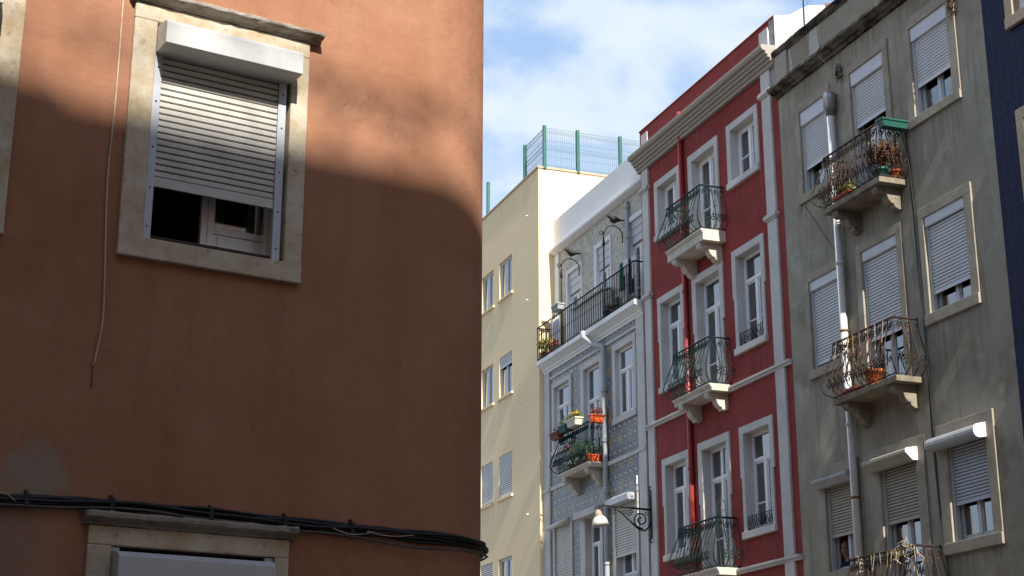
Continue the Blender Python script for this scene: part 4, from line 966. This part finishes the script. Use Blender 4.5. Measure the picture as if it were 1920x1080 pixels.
def pigeon(u, z, label, flip=1):
    b = rthing('pigeon', u, -0.03, z, label, 'bird', 'pigeons perched on curved poles'); b.scale = (1.35, 0.95, 1.35)
    st = [(-0.185, 0.062, 0.004, 0.004), (-0.165, 0.066, 0.014, 0.014), (-0.145, 0.070, 0.030, 0.032), (-0.115, 0.066, 0.036, 0.037), (-0.080, 0.046, 0.044, 0.048), (-0.045, 0.028, 0.058, 0.060),
          (0.0, 0.012, 0.062, 0.060), (0.05, 0.008, 0.058, 0.052), (0.10, 0.010, 0.042, 0.034), (0.14, 0.014, 0.030, 0.018), (0.20, 0.016, 0.032, 0.009), (0.26, 0.016, 0.030, 0.005)]
    mb = MB(); n = 12; vs = []
    for y, z_, rx, rz in st:
        for k in range(n): vs.append((rx*cos(2*pi*k/n), y, 0.10+z_+rz*sin(2*pi*k/n)))
    fs = [(i*n+k, i*n+(k+1) % n, (i+1)*n+(k+1) % n, (i+1)*n+k) for i in range(len(st)-1) for k in range(n)] + [tuple(range(n))[::-1], tuple(range((len(st)-1)*n, len(st)*n))]
    mb.add(vs, fs, True)
    for s_ in (-1, 1): mb.tube([(0.02*s_, 0.01, 0.07), (0.02*s_, 0.0, 0.03), (0.018*s_, -0.005, 0.0), (0.018*s_, -0.035, 0.0)], 0.006, 5)
    mb.build('body', M['bird'], b)
    for s_ in (-1, 1):
        w_ = MB(); vs = []; stw = [(-0.06, 0.050, 0.012), (-0.02, 0.060, 0.034), (0.04, 0.058, 0.036), (0.10, 0.044, 0.024), (0.18, 0.026, 0.008)]
        for y, x_, h_ in stw:
            for k in range(6):
                a_ = 2*pi*k/6; vs.append((s_*(x_+0.008*cos(a_)), y, 0.110+h_*sin(a_)))
        w_.add(vs, [(i*6+k, i*6+(k+1) % 6, (i+1)*6+(k+1) % 6, (i+1)*6+k) for i in range(4) for k in range(6)], True); w_.build('wing', M['bird'], b)
pigeon(-9.76, 13.23, 'dark pigeon on the curved pole above the grey trough')
pigeon(-7.30, 13.23, 'dark pigeon on the curved pole beside the upper drainpipe')

# planting boxes
def trough(u, w, z, L_, D_, H_, mat, label, ang=0.0, fol=None, n=120, fh=0.14, size=0.05, name='flower_box', cat='flower box', extra=None, group=None, taper=0.82):
    t_ = thing(name, row(u, w, z), ROW_ANG+ang, label, cat, group)
    mb = MB(); a, b = L_/2, D_/2; ia, ib = a*taper+0.01, b*taper
    mb.add([(-ia, -ib, 0), (ia, -ib, 0), (ia, ib, 0), (-ia, ib, 0), (-a, -b, H_), (a, -b, H_), (a, b, H_), (-a, b, H_)], [(3, 2, 1, 0), (0, 1, 5, 4), (1, 2, 6, 5), (2, 3, 7, 6), (3, 0, 4, 7)])
    for q in range(int(L_/0.06)):
        x = -ia+0.03+q*(2*ia-0.06)/max(1, int(L_/0.06)-1); mb.tube([(x, -ib-0.004, 0.01), (x*a/ia, -b-0.004, H_-0.02)], 0.006, 4)
    for (x0, x1, y0, y1) in ((-a-0.012, a+0.012, -b-0.012, -b+0.006), (-a-0.012, a+0.012, b-0.006, b+0.012), (-a-0.012, -a+0.006, -b+0.0065, b-0.0065), (a-0.006, a+0.012, -b+0.0065, b-0.0065)):
        mb.box(x0, x1, -y1, -y0, H_-0.022, H_+0.006)
    mb.build('trough', mat, t_)
    MB().box(-a+0.008, a-0.008, -b+0.008, b-0.008, H_-0.03, H_-0.012).build('soil', M['soil'], t_)
    if fol:
        lb_ = MB()
        for q in range(int(n/9)+3):
            x = rnd.uniform(-a*0.9, a*0.9); y = rnd.uniform(-b*0.7, b*0.7); h_ = fh*rnd.uniform(0.5, 1.2); dx_, dy_ = rnd.uniform(-0.05, 0.05), rnd.uniform(-0.05, 0.05)
            lb_.tube([(x, y, H_-0.01), (x+dx_*0.5, y+dy_*0.5, H_+h_*0.5), (x+dx_, y+dy_, H_+h_)], 0.0035, 3, False, False)
            leaves(lb_, (x+dx_, y+dy_, H_+h_*0.7), 9, 0.05, 0.05, h_*0.45, size, rnd)
        lb_.build('foliage', M[fol], t_)
        if extra:
            fb = MB(); leaves(fb, (0, 0, H_+fh*0.85), int(n*0.5), a*0.85, b*0.8, fh*0.35, size*0.8, rnd); fb.build('blossom', M[extra], t_)
    return t_
def pot(u, w, z, r, h, mat, label, fol=None, n=150, fr=0.16, fh=0.2, size=0.05, name='potted_plant', cat='plant', extra=None, group=None, spiky=False):
    t_ = rthing(name, u, w, z, label, cat, group)
    MB().lathe([(r*0.68, 0), (r*0.74, h*0.05), (r*0.95, h*0.80), (r*1.08, h*0.81), (r*1.10, h), (r*0.95, h), (r*0.93, h*0.90)], 0, 0, 18).build('pot', mat, t_)
    MB().lathe([(0.0, h*0.89), (r*0.94, h*0.885), (r*0.9, h*0.84)], 0, 0, 14).build('soil', M['soil'], t_)
    if fol:
        lb_ = MB()
        if spiky:
            for q in range(n):
                a_ = rnd.uniform(0, 6.28); l_ = fh*rnd.uniform(0.6, 1.1); o_ = fr*rnd.uniform(0.2, 1)
                lb_.tube([(0.02*cos(a_), 0.02*sin(a_), h*0.88), (o_*0.6*cos(a_), o_*0.6*sin(a_), h+l_*0.6), (o_*cos(a_), o_*sin(a_), h+l_)], [0.012, 0.009, 0.002], 4)
        else:
            for q in range(int(n/10)+4):
                a_ = rnd.uniform(0, 6.28); o_ = fr*sqrt(rnd.random()); h_ = fh*rnd.uniform(0.5, 1.1)
                lb_.tube([(0, 0, h*0.88), (o_*0.5*cos(a_), o_*0.5*sin(a_), h+h_*0.6), (o_*cos(a_), o_*sin(a_), h+h_)], 0.004, 3, False, False)
                leaves(lb_, (o_*cos(a_), o_*sin(a_), h+h_*0.85), 10, 0.06, 0.06, 0.07, size, rnd)
        lb_.build('foliage', M[fol], t_)
        if extra:
            fb = MB(); leaves(fb, (0, 0, h+fh*0.9), int(n*0.35), fr, fr, fh*0.35, size*0.8, rnd); fb.build('blossom', M[extra], t_)
    return t_

# long balcony of the tiled house
trough(-9.72, 0.33, 11.92, 0.42, 0.17, 0.13, M['pipegrey'], 'empty grey trough hooked on the long balcony rail by the black pole')
pot(-11.12, 0.06, 11.12, 0.12, 0.18, M['brownpl'], 'yellow flowering plant at the left end of the long balcony', 'leafyel', 190, 0.20, 0.26, 0.07, extra='flower')
pot(-10.72, 0.02, 11.12, 0.10, 0.15, M['soil'], 'small reddish plant right of the yellow flowers on the long balcony', 'leafred', 90, 0.13, 0.2, 0.06)
cab = rthing('storage_bench', -8.75, -0.10, 11.115, 'long grey storage bench behind the rail of the long balcony', 'bench')
MB().box(-0.86, 0.86, -0.11, 0.11, 0, 0.80).build('cabinet', M['trim'], cab, 0.01)
MB().prism([(0.17, 0.802), (0.17, 0.83), (-0.15, 0.93), (-0.15, 0.90)], -0.90, 0.90).build('lid', M['cloth'], cab)
for u_, m_, lb2 in ((-7.52, 'soil', 'black flower pot left of the other on the long balcony floor'), (-7.02, 'soil', 'black flower pot nearest the laundry on the long balcony floor')):
    pot(u_, 0.04, 11.12, 0.11, 0.2, M[m_], lb2, 'leafdry', 50, 0.10, 0.16, 0.05, 'flower_pot', 'flower pot')
rk = rthing('drying_rack', -6.35, -0.02, 11.12, 'white wire drying rack at the right end of the long balcony', 'drying rack')
for y_ in (-0.12, 0.12):
    MB().tube([(-0.42, y_, 0), (-0.42, y_*0.9, 1.02), (0.42, y_*0.9, 1.02), (0.42, y_, 0)], 0.009, 6).build('frame', M['pipewhite'], rk)
for y_ in (-0.08, 0.0, 0.08): MB().tube([(-0.42, y_, 1.03), (0.42, y_, 1.03)], 0.005, 5).build('rail', M['pipewhite'], rk)
for u_, w_2, wd, hh, m_, nm, lb2 in ((-6.62, 0.10, 0.24, 0.62, 'clothgreen', 'garment', 'dark green garment hanging on the drying rack'), (-6.40, 0.12, 0.22, 0.34, 'cloth', 'garment', 'short white garment hanging in front of the dark trousers'),
        (-6.28, 0.06, 0.20, 0.78, 'clothdark', 'garment', 'long dark trousers hanging on the drying rack'), (-6.78, 0.02, 0.16, 0.72, 'cloth', 'garment', 'long white cloth hanging at the left end of the drying rack'), (-6.06, 0.08, 0.22, 0.5, 'cloth', 'garment', 'white towel nearest the crimson house on the drying rack')):
    g_ = MB(); g_.sheet(-wd/2, wd/2, -hh, 0.0, 0, 14, 5, 0.018, 0.11, u_); o = g_.build(nm, M[m_], None)
    o.location = row(u_, w_2, 12.16); o.rotation_euler = (0, 0, ROW_ANG); s_ = o.modifiers.new('thick', 'SOLIDIFY'); s_.thickness = 0.008; tag(o, lb2, 'laundry', 'laundry on the long balcony')
sh = MB().sheet(-0.28, 0.28, -0.95, 0, 0, 20, 4, 0.02, 0.14, 2).build('sheet', M['cloth'], None); sh.location = row(-10.98, -0.12, 12.14); sh.rotation_euler = (0, 0, ROW_ANG); sh.modifiers.new('thick', 'SOLIDIFY').thickness = 0.008
tag(sh, 'white sheet hung behind the yellow flowers on the long balcony', 'laundry')

# small tiled-house balcony crowded with flower boxes
trough(-9.42, 0.50, 8.84, 0.50, 0.17, 0.15, M['brownpl'], 'brown flower box hung at the left end of the small balcony rail', 0, 'leaf', 50, 0.10, 0.05, group='flower boxes on the small tiled balcony')
trough(-8.93, 0.50, 8.90, 0.40, 0.17, 0.15, M['greenpl'], 'green flower box hung between the brown and the cream boxes', 0, 'leaf', 60, 0.14, 0.05, group='flower boxes on the small tiled balcony')
trough(-8.40, 0.50, 8.92, 0.52, 0.18, 0.16, M['creampl'], 'cream flower box with yellow flowers hung on the small balcony rail', 0, 'leafyel', 110, 0.15, 0.055, extra='flower', group='flower boxes on the small tiled balcony')
trough(-7.80, 0.20, 8.90, 0.40, 0.17, 0.16, M['orangepl'], 'orange flower box with pink plants on the rail beside the drainpipe', -pi/2, 'leafred', 130, 0.16, 0.055, group='flower boxes on the small tiled balcony')
trough(-8.02, 0.19, 8.08, 0.36, 0.15, 0.16, M['orangepl'], 'orange flower box with spiky leaves on the small balcony floor', -pi/2, 'aloe', 160, 0.26, 0.06, group='flower boxes on the small tiled balcony')
pot(-8.30, 0.22, 8.08, 0.09, 0.15, M['brownpl'], 'spiky grey green plant on the small tiled balcony floor', 'aloe', 34, 0.16, 0.42, spiky=True)
pot(-8.80, 0.20, 8.08, 0.11, 0.18, M['brownpl'], 'bushy green plant in the middle of the small tiled balcony', 'leaf', 260, 0.22, 0.42, 0.06)
pot(-9.25, 0.20, 8.08, 0.10, 0.18, M['brownpl'], 'red flowering plant at the left of the small tiled balcony', 'leaf', 180, 0.18, 0.38, 0.055, extra='flowerred')

# wrought iron street lamp bracketed off the crimson house
lamp = rthing('street_lamp', -5.60, 0.0, 6.57, 'scrolled iron bracket lamp with pale dome shade left of the crimson house', 'street lamp')
mb = MB(); mb.box(-0.02, 0.02, 0.045, 0.075, -0.42, 0.50); mb.tube([(0, -0.06, 0.50), (0, -0.09, 0.56), (0, -0.06, 0.60)], 0.018, 6); mb.tube([(0, -0.06, -0.42), (0, -0.10, -0.47), (0, -0.06, -0.52)], 0.018, 6); mb.build('wall_plate', M['ironblack'], lamp)
mb = MB(); mb.tube([(0, -0.07, 0.13), (0, -0.6, 0.15), (0, -1.10, 0.16), (0, -1.17, 0.12), (0, -1.19, 0.06)], [0.022, 0.020, 0.016, 0.014, 0.014], 8); mb.build('arm', M['ironblack'], lamp)
mb = MB()
mb.tube([(0, -0.07+(-y), z) for y, z in ((0.0, -0.10), (0.04, -0.22), (0.13, -0.29), (0.25, -0.27), (0.38, -0.17), (0.52, -0.05), (0.66, 0.06), (0.80, 0.12))], [0.018]*5+[0.014]*3, 6)
def spiral(cy, cz, R_, turns, a0, sg, r_):
    pts = []
    for i in range(26):
        th = a0+sg*turns*2*pi*i/25; rr = R_*(1-0.78*i/25); pts.append((0, -(cy+rr*cos(th)), cz+rr*sin(th)))
    mb.tube(pts, r_, 6)
spiral(0.28, -0.08, 0.17, 1.6, -1.8, 1, 0.014); spiral(0.52, 0.04, 0.075, 1.3, 3.0, -1, 0.010); spiral(0.90, 0.06, 0.075, 1.3, 1.4, 1, 0.010); spiral(0.64, 0.06, 0.05, 1.2, 0.5, -1, 0.008); spiral(0.16, 0.06, 0.05, 1.2, 2.0, 1, 0.008)
mb.build('scrollwork', M['ironblack'], lamp)
def tilt(o): o.location = (0, -1.19, 0.0); o.rotation_euler = (radians(8), radians(-6), 0); return o
tilt(MB().lathe([(0.0, 0.07), (0.045, 0.065), (0.055, 0.04), (0.075, -0.01), (0.080, -0.06), (0.075, -0.07)], 0, 0, 18).build('lamp_neck', M['lampneck'], lamp))
tilt(MB().lathe([(0.06, -0.055), (0.10, -0.075), (0.135, -0.12), (0.155, -0.18), (0.163, -0.25), (0.155, -0.25), (0.14, -0.17), (0.05, -0.08)], 0, 0, 24).build('lamp_shade', M['lampglass'], lamp))
tilt(MB().lathe([(0.0, -0.10), (0.03, -0.11), (0.035, -0.16), (0.025, -0.20), (0.0, -0.21)], 0, 0, 12).build('bulb', M['lampglass'], lamp))

# aerial on the roofs
an = rthing('tv_aerial', 0.0, -0.62, 14.1, 'rusty television aerial standing on the grey house roof', 'aerial')
MB().tube([(0, 0, 0), (0.03, 0, 1.0), (0.02, 0, 2.6)], 0.014, 6).build('mast', M['rust'], an)
MB().tube([(-0.25, -0.3, 1.35), (0.35, 0.4, 1.35)], 0.008, 5).build('boom', M['rust'], an)
for q in range(6):
    t_ = q/5; x = -0.25+0.6*t_; y = -0.3+0.7*t_; MB().tube([(x-0.12, y+0.10, 1.35), (x+0.12, y-0.10, 1.35)], 0.004, 4).build('element', M['rust'], an)
for e_ in ((0.5, 0.9), (-0.6, 0.6), (0.7, -0.2)): MB().tube([(0.02, 0, 2.2), (e_[0], e_[1], 0.1)], 0.003, 4).build('guy_wire', M['rust'], an)

# grey house balconies
trough(3.78, 0.27, 11.09, 0.48, 0.17, 0.12, M['greenpl'], 'long green plastic trough hung on the upper grey balcony', -pi/2)
pot(3.42, 0.30, 10.36, 0.11, 0.20, M['greenpl'], 'green pot with a brown and yellow bush on the upper grey balcony', 'leafdry', 560, 0.30, 0.34, 0.065, extra='leafgold')
pot(3.54, 0.12, 10.36, 0.085, 0.15, M['terrapot'], 'small red pot beside the green pot on the upper grey balcony', None, name='flower_pot', cat='flower pot')
trough(2.42, 0.34, 10.355, 0.42, 0.15, 0.12, M['orangepl'], 'orange trough with yellow green plant on the upper grey balcony', 0, 'leafyel', 240, 0.26, 0.06)
def dry_tangle(u, w, z, ru, rz, label, n=16, lf=120, name='dried_plant', up=True):
    t_ = rthing(name, u, w, z, label, 'dried plant'); mb = MB()
    for q in range(n):
        x, y = rnd.uniform(-ru, ru)*0.5, rnd.uniform(-0.08, 0.08); pts = [(x, y, 0)]
        for k in range(1, 6): x += rnd.uniform(-0.09, 0.09)*ru*2; y += rnd.uniform(-0.04, 0.04); pts.append((x, y, (rz if up else -rz)*k/5*rnd.uniform(0.75, 1.0)))
        mb.tube(pts, 0.0045, 3, False, False)
    mb.build('twigs', M['rust'], t_)
    lb_ = MB(); leaves(lb_, (0, 0, (rz if up else -rz)*0.55), lf, ru, 0.10, rz*0.45, 0.045, rnd); lb_.build('dead_leaves', M['leafdry'], t_)
dry_tangle(2.28, 0.34, 10.36, 0.30, 0.85, 'dried brown climber tangled in the left end of the upper grey balcony', 22, 150)
dry_tangle(2.08, 0.05, 12.96, 0.05, 0.34, 'dried brown tuft hanging beside the upper middle window of the grey house', 8, 90, up=False)
dry_tangle(5.17, 0.05, 12.98, 0.07, 0.66, 'dried brown creeper hanging at the top right window of the grey house', 10, 170, up=False)
pot(2.80, 0.26, 7.25, 0.15, 0.27, M['terrapot'], 'big terracotta pot on the middle grey balcony', None, name='flower_pot', cat='flower pot')
trough(2.22, 0.28, 7.25, 0.42, 0.20, 0.10, M['orangepl'], 'shallow orange trough on the middle grey balcony')
def cordset(u, w, z, h_, L_, label, mats, n):
    t_ = rthing('clothes_line', u, w, z, label, 'clothes line')
    for q in range(n):
        x = rnd.uniform(-L_/2, L_/2); x2 = x+rnd.uniform(-0.18, 0.18)
        MB().tube([(x, 0, h_), ((x+x2)/2+rnd.uniform(-0.04, 0.04), rnd.uniform(-0.05, 0.03), h_*0.55), (x2, rnd.uniform(-0.08, 0.02), h_*rnd.uniform(0.1, 0.4))], 0.0035, 4).build('cord', M[mats[q % len(mats)]], t_)
cordset(2.75, 0.44, 7.27, 0.86, 1.4, 'orange and yellow cords tied to the rail of the middle grey balcony', ('orangecord', 'cord', 'yellowcord'), 9)
cordset(3.0, 0.44, 3.89, 0.86, 1.5, 'yellow cords tied to the rail of the lowest grey balcony', ('yellowcord', 'cord'), 9)
tw = rthing('dried_creeper', 3.55, 0.45, 4.45, 'pale dried creeper hanging off the rail of the lowest grey balcony', 'dried plant')
mb = MB()
for q in range(14):
    x, y, z = rnd.uniform(-0.35, 0.2), rnd.uniform(-0.06, 0.06), rnd.uniform(0.15, 0.42); pts = []
    for k in range(7): pts.append((x, y, z)); x += rnd.uniform(-0.05, 0.12); y += rnd.uniform(-0.04, 0.04); z += rnd.uniform(-0.10, 0.05)
    mb.tube(pts, 0.004, 3, False, False)
mb.build('twigs', M['cord'], tw); lb_ = MB(); leaves(lb_, (-0.05, 0, 0.25), 60, 0.35, 0.07, 0.12, 0.04, rnd); lb_.build('dead_leaves', M['leafyel'], tw)

# folding rack leaning in the lowest crimson balcony
rk = rthing('folded_rack', -2.46, 0.16, 5.16, 'folded wire clothes rack standing in the lowest crimson balcony', 'drying rack')
for x in (-0.16, 0.16): MB().tube([(x, 0.05, 0), (x, 0.0, 1.10), (x*0.8, 0.0, 1.19), (0, 0, 1.22)], 0.010, 6).build('side_tube', M['steel'], rk)
for q in range(8): MB().tube([(-0.16, 0.045-q*0.005, 0.16+q*0.125), (0.16, 0.045-q*0.005, 0.16+q*0.125)], 0.005, 5).build('rung', M['steel'], rk)

# loose cables on the grey facade
cg = rthing('facade_cable', 3.80, 0.0, 0.5, 'dark cable running down the grey facade between middle and right windows', 'cable')
pts = [(-0.10, -0.02, 10.6), (-0.02, -0.02, 9.0), (0.0, -0.02, 7.6), (0.0, -0.02, 5.8), (0.03, -0.02, 4.6), (0.10, -0.02, 3.8), (0.12, -0.02, 0.4)]
for k in range(3): MB().tube([(x+0.02*k+0.010*sin(z*2+k), y-0.006*k, z) for x, y, z in [(pts[i][0]*(1-t_)+pts[i+1][0]*t_, -0.02, pts[i][2]*(1-t_)+pts[i+1][2]*t_) for i in range(len(pts)-1) for t_ in (0, .25, .5, .75)]], 0.008, 5).build('cable', M['rubber'], cg)
dg = rthing('slack_wire', 0.71, 0.0, 9.7, 'thin black wire slanting from the sill to the drainpipe on the grey facade', 'cable')
MB().tube([(0, -0.02, 1.23), (0.30, -0.02, 0.86), (0.62, -0.02, 0.44), (0.97, -0.03, 0.01)], 0.005, 4).build('wire', M['rubber'], dg)
pc = rthing('pale_wire', 1.72, 0.0, 12.2, 'thin pale wire dropping from the cornice to the drainpipe hopper', 'cable')
MB().tube([(0.0, -0.20, 1.05), (0.02, -0.06, 0.9), (0.04, -0.03, 0.5), (0.07, -0.05, 0.15)], 0.006, 4).build('wire', M['cord'], pc)

# man looking out of the low grey window
pr = rthing('person', 0.0, 0.0, 0.0, 'man with glasses and dark top looking out of the low left grey window', 'person')
pr.location = row(0.96, -0.26, 3.70); pr.rotation_euler = (0, 0, ROW_ANG+radians(20))
st = [(0.0, 0.02, 0.13, 0.10), (0.20, 0.02, 0.165, 0.12), (0.45, 0.01, 0.175, 0.125), (0.70, 0.0, 0.195, 0.125), (0.95, 0.0, 0.215, 0.12), (1.08, 0.0, 0.20, 0.11), (1.15, 0.0, 0.13, 0.085), (1.19, -0.01, 0.062, 0.062), (1.25, -0.02, 0.055, 0.058), (1.285, -0.035, 0.058, 0.070),
      (1.32, -0.045, 0.068, 0.085), (1.36, -0.045, 0.075, 0.095), (1.40, -0.04, 0.078, 0.098), (1.44, -0.035, 0.077, 0.097), (1.48, -0.03, 0.070, 0.088), (1.515, -0.03, 0.05, 0.062), (1.53, -0.03, 0.01, 0.012)]
n = 20; vs = []
for z, yc, rx, ry in st:
    for k in range(n):
        a_ = 2*pi*k/n; x = rx*cos(a_); y = yc+ry*sin(a_)
        if z > 1.3:
            fr_ = max(0.0, -sin(a_))**10
            if 1.35 < z < 1.38: y -= 0.028*fr_
            if 1.38 < z < 1.42: y += 0.006*fr_
            if 1.31 < z < 1.33: y -= 0.012*fr_
        vs.append((x, y, z))
fs = [(i*n+k, i*n+(k+1) % n, (i+1)*n+(k+1) % n, (i+1)*n+k) for i in range(len(st)-1) for k in range(n)] + [tuple(range(n))[::-1], tuple(range((len(st)-1)*n, len(st)*n))]
bm_ = MB().add(vs, fs, True)
for s_ in (-1, 1): bm_.tube([(s_*0.075, -0.03, 1.37), (s_*0.088, -0.025, 1.385), (s_*0.088, -0.02, 1.41), (s_*0.075, -0.025, 1.42)], [0.008, 0.012, 0.012, 0.008], 6)
bm_.build('body', M['skin'], pr)
cl = MB(); vs = []; stc = [(0.0, 0.02, 0.15, 0.12), (0.45, 0.01, 0.19, 0.14), (0.70, 0.0, 0.21, 0.14), (0.95, 0.0, 0.23, 0.135), (1.08, 0.0, 0.215, 0.125), (1.155, 0.0, 0.14, 0.10), (1.185, -0.005, 0.085, 0.078)]
for z, yc, rx, ry in stc:
    for k in range(n): a_ = 2*pi*k/n; vs.append((rx*cos(a_), yc+ry*sin(a_), z))
cl.add(vs, [(i*n+k, i*n+(k+1) % n, (i+1)*n+(k+1) % n, (i+1)*n+k) for i in range(len(stc)-1) for k in range(n)], True)
for s_ in (-1, 1): cl.tube([(s_*0.20, 0.0, 1.06), (s_*0.25, -0.02, 0.90), (s_*0.26, -0.06, 0.76), (s_*0.18, -0.16, 0.70), (s_*0.06, -0.20, 0.72)], [0.06, 0.056, 0.050, 0.042, 0.036], 10)
cl.build('jumper', M['clothdark'], pr)
for s_ in (-1, 1):
    hm = MB(); hm.tube([(s_*0.07, -0.195, 0.72), (s_*0.03, -0.215, 0.73), (s_*0.0, -0.225, 0.73)], [0.030, 0.034, 0.028], 8)
    for f_ in range(4): hm.tube([(-s_*0.0, -0.215-0.0*f_, 0.715+0.014*f_), (-s_*0.04, -0.228, 0.712+0.014*f_), (-s_*0.062+s_*0.006*abs(f_-1), -0.215, 0.710+0.014*f_)], [0.0085, 0.008, 0.006], 6)
    hm.tube([(s_*0.03, -0.225, 0.75), (s_*0.0, -0.24, 0.775)], [0.010, 0.007], 6); hm.build('hand', M['skin'], pr)
hb = MB(); vs = []; sth = [(1.40, 0.0, 0.083, 0.075), (1.44, -0.01, 0.084, 0.088), (1.49, -0.018, 0.076, 0.088), (1.525, -0.02, 0.055, 0.064), (1.542, -0.02, 0.01, 0.01)]
for z, yc, rx, ry in sth:
    for k in range(n): a_ = 2*pi*k/n; vs.append((rx*cos(a_), yc+ry*sin(a_)+0.006, z))
hb.add(vs, [(i*n+k, i*n+(k+1) % n, (i+1)*n+(k+1) % n, (i+1)*n+k) for i in range(len(sth)-1) for k in range(n)], True); hb.build('hair', M['hair'], pr)
gm = MB()
for s_ in (-1, 1):
    gm.tube([(s_*0.033+0.024*cos(2*pi*i/12), -0.142, 1.398+0.018*sin(2*pi*i/12)) for i in range(13)], 0.0028, 4, False); gm.tube([(s_*0.057, -0.14, 1.40), (s_*0.080, -0.05, 1.40)], 0.0025, 4)
gm.tube([(-0.01, -0.145, 1.40), (0.01, -0.145, 1.40)], 0.0028, 4); gm.build('glasses', M['ironblack'], pr)
